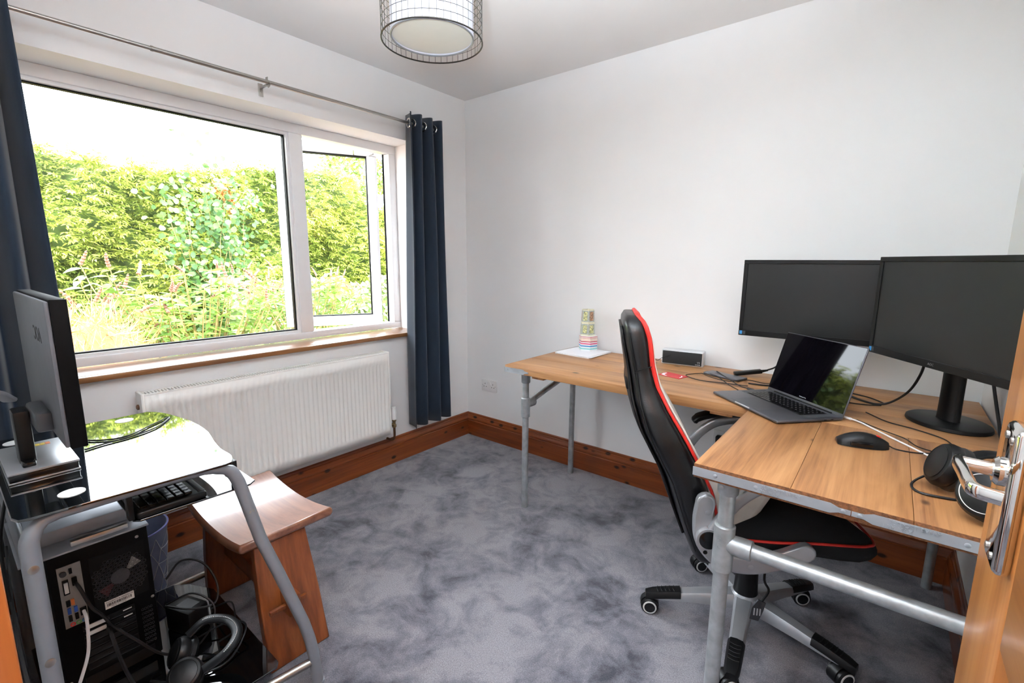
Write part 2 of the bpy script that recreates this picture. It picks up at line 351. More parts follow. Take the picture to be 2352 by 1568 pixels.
# inner rebate with black seal of the casement opening
b = bmnew(); y0, y1 = MU1, FY1-0.052
box(b, (XO+0.012, y1-0.008, PZ0), (XO+0.02, y1, PZ1)); box(b, (XO+0.012, y0, PZ0), (XO+0.02, y0+0.008, PZ0+0.008)); obj('seal', b, m_gasket, win, smooth=False)
# open casement sash, hinged at the right and swung outwards (local: hinge at origin, sash along -y, inside at +x)
SW, SH = 0.60, 1.155
sash = bpy.data.objects.new('sash', None); COL.objects.link(sash); sash.parent = win
sash.location = (-0.275, -0.548, PZ0-0.012); sash.rotation_euler = (0, 0, -math.radians(27))
for lo, hi in (((-0.062, -SW, 0), (0, 0, 0.062)), ((-0.062, -SW, SH-0.062), (0, 0, SH)), ((-0.062, -0.062, 0.062), (0, 0, SH-0.062)), ((-0.062, -SW, 0.062), (0, -SW+0.062, SH-0.062))):
    bar(lo, hi, 'sash_bar', 0.005, sash)
b = bmnew()
for lo, hi in (((-0.05, -SW+0.06, 0.06), (-0.012, -0.06, 0.068)), ((-0.05, -SW+0.06, SH-0.07), (-0.012, -0.06, SH-0.06)), ((-0.05, -0.068, 0.06), (-0.012, -0.06, SH-0.06)), ((-0.05, -SW+0.06, 0.06), (-0.012, -SW+0.068, SH-0.06))): box(b, lo, hi)
obj('sash_gasket', b, m_gasket, sash, smooth=False)
b = bmnew()
for lo, hi in (((-0.068, -SW-0.004, -0.004), (-0.058, 0.004, 0.004)), ((-0.068, -SW-0.004, SH-0.004), (-0.058, 0.004, SH+0.004)), ((-0.068, -SW-0.004, 0), (-0.058, -SW+0.003, SH)), ((-0.068, -0.003, 0), (-0.03, 0.006, SH))): box(b, lo, hi)
obj('sash_seal', b, m_gasket, sash, smooth=False)
b = bmnew(); box(b, (-0.033, -SW+0.055, 0.055), (-0.029, -0.055, SH-0.055)); obj('sash_pane', b, m_glass, sash, smooth=False)
b = bmnew(); box(b, (0, -SW+0.02, 0.5), (0.012, -SW+0.045, 0.62), r=0.004); box(b, (0.012, -SW+0.022, 0.50), (0.03, -SW+0.043, 0.525), r=0.004); box(b, (0.028, -SW+0.022, 0.39), (0.04, -SW+0.043, 0.525), r=0.004); obj('sash_handle', b, m_white, sash)
for k in range(6):
    b = bmnew(); z = (0.12, 0.18, 0.46, 0.70, 0.95, 1.02)[k]; box(b, (-0.05, -SW-0.006, z), (-0.012, -SW, z+0.02)); obj('lock_keep', b, m_steel, sash, smooth=False)
b = bmnew(); tube(b, [(-0.24, -0.74, PZ1-0.012), (-0.36, -0.66, PZ1-0.014)], 0.004, 6); tube(b, [(-0.235, -0.60, PZ1-0.012), (-0.31, -0.58, PZ1-0.014)], 0.004, 6); obj('friction_stay', b, m_steel, win)
b = bmnew(); box(b, (-0.2, WY0, 0.825), (0, WY1, MZ0-0.003), r=0.002); box(b, (-0.01, WY0-0.03, 0.827), (0.034, WY1-0.012, MZ0-0.003), r=0.006); obj('window_sill', b, m_sill, win)

# ------------------------------------------------------------------ door leaf, open 90 degrees along the right wall
door = bpy.data.objects.new('door_1', None); COL.objects.link(door); struct(door, 'open varnished pine panel door with a chrome lever handle')
dx0, dx1, dy0, dy1, dzt = 2.553, 2.593, -2.488, -1.797, 1.985
b = bmnew(); box(b, (dx0, dy1-0.155, 0.012), (dx1, dy1, dzt), r=0.003); obj('stile', b, m_door, door)
b = bmnew(); box(b, (dx0, dy0, 0.012), (dx1, dy0+0.13, dzt), r=0.003); obj('stile', b, m_door, door)
m_doory = wood('pine_door_rail', (150, 88, 36), (186, 120, 62), (206, 144, 84), 'y', 0.35, 40, 0, 0.06, 0.3)
for z0, z1 in ((0.012, 0.2), (0.972, 1.20), (dzt-0.13, dzt)):
    b = bmnew(); box(b, (dx0, dy0+0.13, z0), (dx1, dy1-0.155, z1), r=0.003); obj('rail', b, m_doory, door)
for z0, z1 in ((0.2, 0.972), (1.20, dzt-0.13)):
    ya, yb = dy0+0.13, dy1-0.155; b = bmnew()
    def pr(x, i): return [(x, ya+i, z0+i), (x, yb-i, z0+i), (x, yb-i, z1-i), (x, ya+i, z1-i)]
    loft(b, [pr(dx1-0.012, 0.0), pr(dx1-0.006, 0.05), pr(dx0+0.006, 0.05), pr(dx0+0.02, 0.012), pr(dx0+0.02, 0.0)])
    obj('panel', b, m_door, door, smooth=False)
hd = bpy.data.objects.new('handle', None); COL.objects.link(hd); hd.parent = door; part(hd, 'polished chrome lever handle on a back plate')
b = bmnew(); box(b, (2.5405, -1.947, 1.035), (dx0, -1.898, 1.168), r=0.011, seg=3); obj('back_plate', b, m_chrome, hd)
b = bmnew(); cyl(b, (2.5405, -1.922, 1.124), (2.509, -1.922, 1.125), 0.0062, 20); lathe(b, [(0.013, 0), (0.013, 0.004), (0.010, 0.007)], 20, frame_mtx((2.5405, -1.922, 1.124), (0, 1, 0), (0, 0, -1)) )
tube(b, spline([(2.513, -1.913, 1.124), (2.510, -1.93, 1.127), (2.5105, -1.965, 1.130), (2.511, -1.998, 1.132), (2.514, -2.010, 1.132), (2.528, -2.013, 1.131)], 5), 1.0, 14, flat=(0.008, 0.011), up=(0, 0, 1))
obj('lever', b, m_chrome, hd)
for z in (1.048, 1.156):
    for y in (-1.912, -1.934): b = bmnew(); lathe(b, [(0.0035, 0), (0.0035, 0.0012), (0.002, 0.0018)], 10, frame_mtx((2.5405, y, z), (0, 1, 0), (0, 0, -1))); obj('screw', b, m_steel, hd)

# ================================================================== THINGS ON THE WINDOW WALL
# radiator
ra = thing('radiator', 'long white panel radiator with vertical flutes under the window', 'radiator', (0, 0, 0))
RY0, RY1, RZ0, RZ1, RX = -2.005, -0.793, 0.24, 0.752, 0.105
nf = 47; pit = (RY1-RY0-0.03)/nf
ys = [RY0, RY0+0.014]; ds = [0, 0]
for k in range(nf):
    y = RY0+0.015+k*pit
    for a, d in ((0.06, 0), (0.24, 1), (0.56, 1), (0.74, 0)): ys.append(y+a*pit); ds.append(d)
ys += [RY1-0.014, RY1]; ds += [0, 0]
zz = [(RZ0, 0), (RZ0+0.045, 0), (RZ0+0.053, 1), (RZ1-0.062, 1), (RZ1-0.054, 0), (RZ1, 0)]
b = bmnew(); V = [[b.verts.new((RX - 0.0065*d*e, y, z)) for z, e in zz] for y, d in zip(ys, ds)]
for i in range(len(ys)-1):
    for j in range(len(zz)-1): b.faces.new((V[i][j], V[i+1][j], V[i+1][j+1], V[i][j+1]))
obj('front_panel', b, m_rad, ra, ang=60, solid=0.003)
b = bmnew(); box(b, (0.035, RY0+0.01, RZ0+0.02), (RX-0.02, RY1-0.01, RZ1-0.03)); obj('convector_body', b, m_rad, ra, smooth=False)
for s, y in ((-1, RY0), (1, RY1)):
    b = bmnew(); box(b, (0.028, y-0.006, RZ0), (RX+0.004, y+0.006, RZ1+0.012), r=0.004); obj('side_panel', b, m_rad, ra)
b = bmnew()
for k in range(100): y = RY0+0.012+k*(RY1-RY0-0.024)/99; box(b, (0.04, y-0.0028, RZ1-0.004), (RX-0.012, y+0.0028, RZ1+0.006))
box(b, (RX-0.014, RY0, RZ1-0.012), (RX, RY1, RZ1+0.007)); box(b, (0.03, RY0, RZ1-0.012), (0.042, RY1, RZ1+0.007)); obj('top_grille', b, m_rad, ra, smooth=False)
b = bmnew(); lathe(b, [(0.011, 0), (0.011, 0.006), (0.006, 0.009)], 14, frame_mtx((0.062, RY0-0.006, RZ1-0.05), (1, 0, 0), (0, 0, 1), (0, -1, 0))); part(obj('end_cap', b, m_copper, ra), 'small brown end cap')
b = bmnew(); lathe(b, [(0.016, 0), (0.019, 0.004), (0.019, 0.05), (0.016, 0.056), (0.014, 0.082), (0.010, 0.084)], 16, Matrix.Translation((0.07, -0.742, 0.315))); obj('valve_head', b, m_white, ra)
b = bmnew(); lathe(b, [(0.010, 0), (0.014, 0.006), (0.014, 0.018), (0.009, 0.024), (0.009, 0.04), (0.014, 0.044), (0.014, 0.055)], 10, Matrix.Translation((0.07, -0.742, 0.262)))
cyl(b, (0.07, -0.742, 0.285), (0.07, RY1, 0.285), 0.009, 10); obj('valve_body', b, m_brass, ra)
b = bmnew(); tube(b, spline([(0.07, -0.742, 0.265), (0.07, -0.742, 0.21), (0.066, -0.745, 0.188), (0.05, -0.755, 0.18), (0.014, -0.76, 0.181)], 5), 0.0075, 10); obj('pipe', b, m_copper, ra)
for y in (-1.8, -1.0): b = bmnew(); box(b, (0.0015, y-0.015, 0.3), (0.04, y+0.015, 0.7)); obj('fixing_bracket', b, m_rad, ra, smooth=False)

# curtain pole
cp = thing('curtain_pole', 'thin brushed steel curtain pole above the window', 'curtain pole')
PX, PZ = 0.085, 2.121
b = bmnew(); cyl(b, (PX, -2.49, PZ), (PX, -1.83, PZ), 0.0075, 14); obj('pole', b, m_steel, cp)
b = bmnew(); cyl(b, (PX, -1.83, PZ), (PX, -0.335, PZ), 0.009, 14); cyl(b, (PX, -1.834, PZ), (PX, -1.826, PZ), 0.0102, 14); obj('pole_sleeve', b, m_steel, cp)
b = bmnew(); lathe(b, [(0.009, 0), (0.013, 0.003), (0.013, 0.012), (0.016, 0.018), (0.016, 0.024), (0.011, 0.03)], 16, frame_mtx((PX, -0.335, PZ), (1, 0, 0), (0, 0, -1), (0, 1, 0))); obj('finial', b, m_steel, cp)
for y in (-1.385, -2.44, -0.40):
    b = bmnew(); box(b, (0, y-0.011, PZ-0.045), (0.004, y+0.011, PZ+0.012), r=0.0015); box(b, (0, y-0.004, PZ-0.012), (PX-0.012, y+0.004, PZ-0.004)); tube(b, spline([(PX-0.013, y, PZ+0.025), (PX-0.014, y, PZ), (PX, y, PZ-0.013), (PX+0.013, y, PZ-0.006)], 4), 1.0, 8, flat=(0.022, 0.004), up=(0, 1, 0)); obj('bracket', b, m_steel, cp)
    b = bmnew(); lathe(b, [(0.004, 0), (0.004, 0.002), (0.002, 0.003)], 8, frame_mtx((0.004, y, PZ-0.03), (0, 1, 0), (0, 0, 1))); obj('screw', b, m_steel, cp)

def curtain(label, ya, yb, za, zb, folds, amp, flare):
    c = thing('curtain', label, 'curtain', (PX, 0, 0))
    def fn(u, v):
        z = za+(zb-za)*v; t = 1-v
        ph = u*folds*2*PI
        a = amp*(1+0.25*t*math.sin(ph*0.5+1.3)); y = ya+(yb-ya)*u + flare*t*(u-0.5) + 0.008*math.sin(ph*1.0+2*t)
        return (a*math.cos(ph) + 0.006*math.sin(9*u+5*t), y, z + 0.006*math.sin(ph)*t)
    b = bmnew(); grid(b, fn, folds*16, 26); obj('cloth', b, m_navy, c, ang=80, solid=0.004)
    for k in range(2*folds):
        u = (k+0.5)/(2*folds); p = Vector(fn(u, 1.0)); q = Vector(fn(u+0.01, 1.0)); t = (q-p); t.z = 0; t.normalize(); nn = Vector((t.y, -t.x, 0))
        ctr = Vector((0, p.y, PZ)); b = bmnew()
        tube(b, [ctr + t*0.025*math.cos(a*PI/8) + Vector((0, 0, 0.025*math.sin(a*PI/8))) for a in range(16)], 0.005, 8, closed=True)
        obj('eyelet', b, m_chrome, c)
    return c
curtain('navy eyelet curtain bunched at the right of the window', -0.595, -0.345, 0.236, 2.172, 3, 0.05, 0.07)
curtain('navy eyelet curtain bunched at the left edge behind the small monitor', -2.475, -2.225, 0.24, 2.172, 3, 0.05, 0.04)

# ceiling lamp
LC = (1.168, -1.345); LZ = 2.022
la = thing('pendant_lamp', 'round pendant lamp with pale drum shade inside a wire cage', 'lamp', (LC[0], LC[1], LZ))
b = bmnew(); RC = 0.165; nv = 48
for k in range(nv): a = 2*PI*k/nv; cyl(b, (RC*math.cos(a), RC*math.sin(a), 0), (RC*math.cos(a), RC*math.sin(a), 0.26), 0.0009, 4)
for j in range(1, 11): tube(b, [(RC*math.cos(2*PI*k/64), RC*math.sin(2*PI*k/64), j*0.0245) for k in range(64)], 0.0009, 4, closed=True)
obj('wire_cage', b, m_wire, la)
for z in (0.0, 0.262): b = bmnew(); tube(b, [(RC*math.cos(2*PI*k/64), RC*math.sin(2*PI*k/64), z) for k in range(64)], 0.0026, 6, closed=True); obj('rim', b, m_wire, la)
b = bmnew(); r1, r2 = 0.136, 0.1345; n = 48; pr = [(r1, 0.012), (r1, 0.25), (r2, 0.25), (r2, 0.012)]
V = [[b.verts.new((r*math.cos(2*PI*k/n), r*math.sin(2*PI*k/n), z)) for k in range(n)] for r, z in pr]
for i in range(4):
    for k in range(n): b.faces.new((V[i][k], V[i][(k+1) % n], V[(i+1) % 4][(k+1) % n], V[(i+1) % 4][k]))
obj('shade', b, m_fabric, la)
b = bmnew(); tube(b, [(0.1345*math.cos(2*PI*k/48), 0.1345*math.sin(2*PI*k/48), 0.012) for k in range(48)], 0.003, 6, closed=True); obj('shade_rim', b, m_grey, la)
b = bmnew(); lathe(b, [(0.132, 0.018), (0.132, 0.021)], 48); obj('diffuser', b, m_diff, la)
b = bmnew()
for k in range(3): a = 2*PI*k/3+0.4; cyl(b, (0, 0, 0.25), (RC*math.cos(a), RC*math.sin(a), 0.262), 0.002, 6)
lathe(b, [(0.02, 0.21), (0.02, 0.27), (0.012, 0.28)], 16); cyl(b, (0, 0, 0.27), (0, 0, H-LZ-0.02), 0.003, 8); obj('cord_and_holder', b, m_white, la)
b = bmnew(); lathe(b, [(0.018, -0.03), (0.04, -0.018), (0.045, 0)], 24, Matrix.Translation((0, 0, H-LZ))); obj('ceiling_rose', b, m_white, la)

# wall sockets
def socket(label, x, z, plugs):
    s = thing('wall_socket', label, 'socket', (x, 0, z))
    b = bmnew(); box(b, (-0.0735, -0.010, -0.043), (0.0735, 0, 0.043), r=0.003); obj('plate', b, m_white, s)
    for sx in (-0.037, 0.037):
        b = bmnew(); box(b, (sx-0.006 + (0.025 if sx < 0 else -0.025), -0.014, 0.008), (sx+0.006 + (0.025 if sx < 0 else -0.025), -0.009, 0.028), r=0.002); obj('switch', b, m_white, s)
        b = bmnew()
        for px, pz, ww, hh in ((0, 0.012, 0.004, 0.008), (-0.011, -0.010, 0.007, 0.004), (0.011, -0.010, 0.007, 0.004)): box(b, (sx+px-ww/2, -0.0106, pz-hh/2), (sx+px+ww/2, -0.0096, pz+hh/2))
        obj('pin_holes', b, m_gasket, s, smooth=False)
    for sx in plugs:
        b = bmnew(); box(b, (sx-0.024, -0.045, -0.03), (sx+0.024, -0.010, 0.022), r=0.008, seg=3); obj('plug', b, m_black, s)
    for sx in (-0.06, 0.06): b = bmnew(); lathe(b, [(0.003, 0), (0.003, 0.0008)], 8, frame_mtx((sx, -0.010, 0), (1, 0, 0), (0, 0, 1), (0, -1, 0))); obj('screw', b, m_steel, s)
    return s
socket('white double wall socket left of the desk, nothing plugged in', 0.225, 0.412, [])
socket('white double wall socket under the desk with black plugs', 1.87, 0.405, [-0.03, 0.037])

# ================================================================== DESKS
m_end = M('rough_end_grain', (116, 72, 40), 0.8, var=0.45, scale=160, bmp=0.5)
def board(lo, hi, m, parent):
    b = bmnew(); box(b, lo, hi, r=0.0014, seg=2)
    o = obj('board', b, m, parent); o.data.materials.append(m_end); ax = 0 if m is m_boardx else 1
    for p in o.data.polygons:
        if abs(p.normal[ax]) > 0.9: p.material_index = 1
    return o
def rivet(p, nrm, r, m, parent, nm='rivet'):
    nrm = Vector(nrm); a = Vector((0, 0, 1)) if abs(nrm.z) < 0.9 else Vector((1, 0, 0)); x = a.cross(nrm).normalized(); y = nrm.cross(x)
    b = bmnew(); lathe(b, [(r, -0.0005), (r, 0.0006), (r*0.75, 0.0014), (r*0.2, 0.0016)], 12, frame_mtx(p, x, y, nrm)); return obj(nm, b, m, parent)
def leg(x, y, r, parent, ztop, tee=None, teedir=None):
    b = bmnew(); cyl(b, (x, y, 0), (x, y, ztop), r, 20); obj('leg', b, m_galv, parent)
    b = bmnew(); lathe(b, [(r+0.004, -0.058), (r+0.0065, -0.054), (r+0.0065, -0.012), (r+0.009, -0.008), (r+0.03, -0.006), (r+0.03, 0)], 20, Matrix.Translation((x, y, ztop))); obj('flange', b, m_galv, parent)
    if tee:
        z0, z1, zc = tee; d = Vector(teedir); b = bmnew()
        lathe(b, [(r+0.003, 0), (r+0.0068, 0.003), (r+0.0068, z1-z0-0.003), (r+0.003, z1-z0)], 20, Matrix.Translation((x, y, z0)))
        c = Vector((x, y, zc)); tube(b, [c + d*r*0.6, c + d*(r+0.022), c + d*(r+0.05), c + d*(r+0.052)], [r+0.004, r+0.0065, r+0.0065, r+0.003], 20); obj('tee_fitting', b, m_galv, parent)

d1 = thing('scaffold_desk', 'long scaffold board desk on galvanised pipe legs against the back wall', 'desk')
LX0, LX1, LYF, LYB = 0.935, 2.752, -0.682, -0.024
bw = (LYB-LYF)/3
for k in range(3): board((LX0, LYF+k*bw+0.0003, ZD-0.038), (LX1, LYF+(k+1)*bw-0.0003, ZD), m_boardx, d1)
# galvanised corner band on the front edge, pointed end
b = bmnew(); z0, z1 = ZD-0.037, ZD-0.011
prism(b, [(LX0-0.002, z0), (LX0+0.118, z0), (LX0+0.128, z0+0.007), (LX0+0.148, z0+0.009), (LX0+0.150, (z0+z1)/2), (LX0+0.148, z1-0.009), (LX0+0.128, z1-0.007), (LX0+0.118, z1), (LX0-0.002, z1)], 'y', LYF-0.002, LYF)
box(b, (LX0-0.002, LYF-0.002, z0), (LX0, LYB, z1)); eb = obj('end_band', b, m_galvb, d1, smooth=False)
for x in (LX0+0.018, LX0+0.141): rivet((x, LYF-0.002, (z0+z1)/2), (0, -1, 0), 0.0045, m_galvb, eb)
text('lettering', 'SUPPORT EVERY\n1.2M MAX', 0.010, frame_mtx((LX0+0.075, LYF-0.0021, (z0+z1)/2+0.004), (1, 0, 0), (0, 0, 1)), m_galvb, eb, 0.0005)
rs = 0.0168; ZT = ZD-0.038
leg(1.02, -0.615, rs, d1, ZT, (0.505, 0.61, 0.575), (0, 1, 0)); leg(0.99, -0.10, rs, d1, ZT, (0.63, 0.70, 0.665), (0, -1, 0))
leg(2.685, -0.085, rs, d1, ZT)
b = bmnew(); cyl(b, (1.02, -0.6, 0.578), (0.995, -0.115, 0.662), rs*0.95, 16); obj('cross_pipe', b, m_galv, d1)
b = bmnew(); cyl(b, (0.99, -0.10, 0.70), (2.685, -0.085, 0.70), rs*0.95, 16); obj('cross_pipe', b, m_galv, d1)
b = bmnew(); box(b, (1.10, LYF+0.01, ZT-0.012), (1.17, LYB-0.02, ZT), r=0.002); obj('batten', b, m_boardy, d1)
b = bmnew(); box(b, (1.95, LYF+0.01, ZT-0.012), (2.03, LYB-0.02, ZT), r=0.002); obj('batten', b, m_boardy, d1)
for z in (0.60, 0.52): rivet((1.02+rs+0.006, -0.62, z), (1, 0, 0), 0.006, m_galv, d1, 'grub_screw')
rivet((1.02+rs+0.004, -0.57, 0.577), (1, 0, 0), 0.006, m_galv, d1, 'grub_screw')

d2 = thing('scaffold_desk', 'short scaffold board return desk with metal banded front edge, nearest the door', 'desk')
QX0, QX1, QY0, QY1 = 2.088, 2.755, -1.288, -0.685
bw = (QX1-QX0)/3
for k in range(3): board((QX0+k*bw+0.0003, QY0, ZD-0.038), (QX0+(k+1)*bw-0.0003, QY1, ZD), m_boardy, d2)
z0, z1 = ZD-0.032, ZD-0.009; zc = (z0+z1)/2; xm = 2.428
for xa, xb, tp in ((QX0-0.0015, xm, 1), (xm+0.0015, QX1, -1)):
    n0 = 0.006; tx = xb if tp > 0 else xa; s = -tp
    pts = [(xa if tp > 0 else xb, z0), (tx+s*0.038, z0), (tx+s*0.022, z0+n0), (tx, z0+n0), (tx, z1-n0), (tx+s*0.022, z1-n0), (tx+s*0.038, z1), (xa if tp > 0 else xb, z1)]
    b = bmnew(); prism(b, pts, 'y', QY0-0.0022, QY0); eb = obj('end_band', b, m_galvb, d2, smooth=False)
    for x in (((QX0+0.055), (QX0+0.15), xm-0.014) if tp > 0 else (xm+0.016, 2.615, 2.715)): rivet((x, QY0-0.0022, zc), (0, -1, 0), 0.0052, m_galvb, eb)
    text('lettering', 'SUPPORT EVERY', 0.0115, frame_mtx((2.292 if tp > 0 else 2.535, QY0-0.0024, zc+0.0052), (1, 0, 0), (0, 0, 1)), m_galvb, eb, 0.0015)
    text('lettering', '1.2M MAX', 0.0115, frame_mtx((2.265 if tp > 0 else 2.508, QY0-0.0024, zc-0.0058), (1, 0, 0), (0, 0, 1)), m_galvb, eb, 0.0015)
rb = 0.0205
leg(2.158, -1.205, rb, d2, ZT, (0.462, 0.598, 0.545), (1, 0, 0)); leg(2.715, -1.205, rb, d2, ZT)
b = bmnew(); cyl(b, (2.158, -1.205, 0.545), (2.715, -1.205, 0.545), rb*0.97, 20); obj('cross_pipe', b, m_galv, d2)
rivet((2.158-0.012, -1.205-rb-0.006, ZT-0.035), (0, -1, 0), 0.006, m_galv, d2, 'grub_screw')
b = bmnew()
for k, zz in enumerate((0.535, 0.546, 0.556, 0.566)): box(b, (2.148, -1.205-rb-0.0076, zz), (2.156, -1.205-rb-0.0055, zz+0.003)); box(b, (2.148, -1.205-rb-0.0076, zz+0.004), (2.151 + 0.002*(k % 2), -1.205-rb-0.0055, zz+0.0068))
obj('cast_mark', b, m_galv, d2, smooth=False)
b = bmnew(); box(b, (QX0+0.02, -0.78, ZT-0.02), (QX1-0.02, -0.70, ZT), r=0.002); obj('batten', b, m_boardx, d2)

# ================================================================== MONITORS
m_faint = M('faint_grey_print', (112, 112, 112), 0.6)
def monitor(label, ctr, ang, zb, base, logo='AOC', mw=0.555, mh=0.335):
    """screen faces local -y; ctr = xy of the panel centre, base = xy of the foot centre"""
    t = thing('monitor', label, 'monitor', (ctr[0], ctr[1], zb), ang)
    b = bmnew(); box(b, (-mw/2, -0.008, 0), (mw/2, 0.022, mh), r=0.004); obj('housing', b, m_black, t)
    bz = 0.0165
    b = bmnew()
    for lo, hi in (((-mw/2, -0.014, 0), (mw/2, -0.008, 0.024)), ((-mw/2, -0.014, mh-bz), (mw/2, -0.008, mh)), ((-mw/2, -0.014, 0.024), (-mw/2+bz, -0.008, mh-bz)), ((mw/2-bz, -0.014, 0.024), (mw/2, -0.008, mh-bz))): box(b, lo, hi, r=0.0012, seg=1)
    be = obj('bezel', b, m_black, t)
    b = bmnew(); box(b, (-mw/2+bz, -0.0105, 0.024), (mw/2-bz, -0.008, mh-bz)); obj('screen', b, m_screen, t, smooth=False)
    b = bmnew(); loft(b, [[(x*s, 0.022+d, mh*0.5+z*s2) for x, z in ((-0.2, -0.12), (0.2, -0.12), (0.2, 0.12), (-0.2, 0.12))] for d, s, s2 in ((0, 1, 1), (0.022, 0.85, 0.8))]); obj('back_cover', b, m_black, t)
    text('logo', logo, 0.0105, frame_mtx((0, -0.0141, 0.012), (1, 0, 0), (0, 0, 1)), m_faint, be, 0.0003)
    b = bmnew(); box(b, (-mw/2+0.004, -0.0146, 0.006), (-mw/2+0.015, -0.0139, 0.021)); part(obj('blue_sticker', b, m_blue, be, smooth=False), 'small blue energy sticker')
    b = bmnew(); box(b, (-mw/2+0.016, -0.0146, 0.006), (-mw/2+0.028, -0.0139, 0.021)); obj('dark_sticker', b, m_dgrey, be, smooth=False)
    b = bmnew(); box(b, (mw/2-0.03, -0.0146, 0.009), (mw/2-0.027, -0.0139, 0.012)); obj('power_light', b, m_peach, be, smooth=False)
    Mi = Matrix.Rotation(-ang, 4, 'Z'); bo = Mi @ Vector((base[0]-ctr[0], base[1]-ctr[1], 0)); dz = ZD-zb
    b = bmnew(); lathe(b, [(0.118, 0), (0.120, 0.003), (0.118, 0.012), (0.112, 0.015), (0.0, 0.017)], 48, Matrix.Translation((bo.x, bo.y, dz)) @ Matrix.Diagonal((1.0, 0.86, 1, 1))); obj('base', b, m_black, t)
    b = bmnew(); lathe(b, [(0.036, 0.014), (0.034, 0.02), (0.033, 0.10), (0.033, 0.36), (0.028, 0.365)], 24, Matrix.Translation((bo.x, bo.y, dz)) @ Matrix.Diagonal((1.1, 0.7, 1, 1)))
    tube(b, [(bo.x, bo.y, mh*0.5), (0, 0.03, mh*0.5)], 0.03, 12); obj('stand_neck', b, m_black, t)
    return t
monitor('black monitor with a blank screen standing square to the wall behind the laptop', (2.20, -0.20), 0.0, 0.985, (2.19, -0.13))
u = Vector((0.57, -0.82)).normalized(); mc = Vector((2.413, -0.392)) + u*0.2775
monitor('black angled monitor on a round foot, at the right edge beside the door', (mc.x, mc.y), math.atan2(u.y, u.x), 0.995, (2.635, -0.44))

# ================================================================== LAPTOP
la_ = math.radians(-42.0)
lp = thing('laptop', 'open space grey laptop with dark glossy screen across the desk corner', 'laptop', (2.147, -0.598, ZD+0.001), la_)
LW, LD = 0.366, 0.248
b = bmnew(); box(b, (-LW/2, -LD/2, 0.001), (LW/2, LD/2, 0.0125), r=0.005, seg=3); obj('base', b, m_alu, lp)
b = bmnew(); box(b, (-0.14, -0.005, 0.0122), (0.14, 0.098, 0.0130)); kd = obj('keyboard_deck', b, m_black, lp, smooth=False)
b = bmnew()
for r_ in range(6):
    z = 0.0130; y0 = 0.001+r_*0.0162; xs = [(-0.138+k*0.0197, 0.0168) for k in range(14)] if r_ else [(-0.138, 0.0168), (-0.118, 0.0168), (-0.098, 0.018), (-0.076, 0.105), (0.033, 0.018), (0.054, 0.0168), (0.074, 0.0168), (0.0945, 0.0168), (0.1155, 0.0168)]
    for x, ww in xs: box(b, (x, y0, z-0.0004), (x+ww, y0+0.0135, z+0.0011))
obj('keys', b, m_blackg, kd, smooth=False)
b = bmnew()
for r_ in range(1, 6):
    for k in range(14): x = -0.138+k*0.0197+0.0084; y = 0.001+r_*0.0162+0.0068; box(b, (x-0.0018, y-0.002, 0.0141), (x+0.0018, y+0.002, 0.01425))
obj('key_legends', b, m_faint, kd, smooth=False)
b = bmnew(); box(b, (-0.075, -0.113, 0.0122), (0.075, -0.012, 0.0128), r=0.0003, seg=1); obj('trackpad', b, m_alu, lp, smooth=False)
for sx in (-1, 1): b = bmnew(); box(b, (sx*0.158-0.012, -0.01, 0.0123), (sx*0.158+0.012, 0.095, 0.0127)); obj('speaker_grille', b, m_dgrey, lp, smooth=False)
b = bmnew(); box(b, (-0.04, -LD/2-0.0006, 0.009), (0.04, -LD/2+0.002, 0.0127)); obj('thumb_notch', b, m_inkw, lp, smooth=False)
for y in (0.05, 0.075): b = bmnew(); box(b, (LW/2-0.002, y, 0.005), (LW/2+0.0006, y+0.009, 0.008)); obj('side_port', b, m_gasket, lp, smooth=False)
ta = math.radians(74); lm = frame_mtx((0, LD/2-0.006, 0.011), (1, 0, 0), (0, math.cos(ta), math.sin(ta)))
b = bmnew(); box(b, (-LW/2, 0.0, -0.006), (LW/2, 0.245, 0.0), mtx=lm, r=0.0028, seg=3); lid = obj('lid', b, m_alu, lp)
b = bmnew(); box(b, (-LW/2+0.003, 0.012, -0.0002), (LW/2-0.003, 0.242, 0.0007), mtx=lm); obj('screen', b, m_lscreen, lid, smooth=False)
text('lettering', 'MacBook Pro', 0.0058, lm @ Matrix.Translation((0, 0.019, 0.0008)), m_inkw, lid, 0.0001)
b = bmnew(); cyl(b, (-0.14, LD/2-0.006, 0.0115), (0.14, LD/2-0.006, 0.0115), 0.0045, 10); obj('hinge', b, m_blackg, lp)

# ================================================================== SMALL THINGS ON THE DESK
# mouse (local x = length, tail at +x)
ms = thing('computer_mouse', 'black computer mouse with red wheel on the return desk', 'mouse', (2.425, -0.853, ZD), math.radians(16))
rings = []
for k in range(13):
    u = k/12; x = -0.062+0.124*u; wdt = 0.034*math.sin(PI*min(1, 0.06+u*0.92))**0.38*(1-0.12*math.sin(PI*u)); h = 0.040*math.sin(PI*(0.05+0.80*(1-u)+0.06))**0.7
    rings.append([(x, wdt*math.cos(a)*(1 if math.sin(a) < 0.2 else 0.94), max(0.0015, h*max(0, math.sin(a))**0.75)) for a in [2*PI*j/20 for j in range(20)]])
b = bmnew(); loft(b, rings); obj('shell', b, m_black, ms, ang=60)
b = bmnew(); box(b, (-0.035, -0.0345, 0.006), (0.02, -0.026, 0.020), r=0.004); obj('side_grip', b, m_blackg, ms)
b = bmnew(); cyl(b, (0.035, -0.004, 0.0265), (0.035, 0.004, 0.0265), 0.009, 14); part(obj('scroll_wheel', b, m_red, ms), 'red scroll wheel')

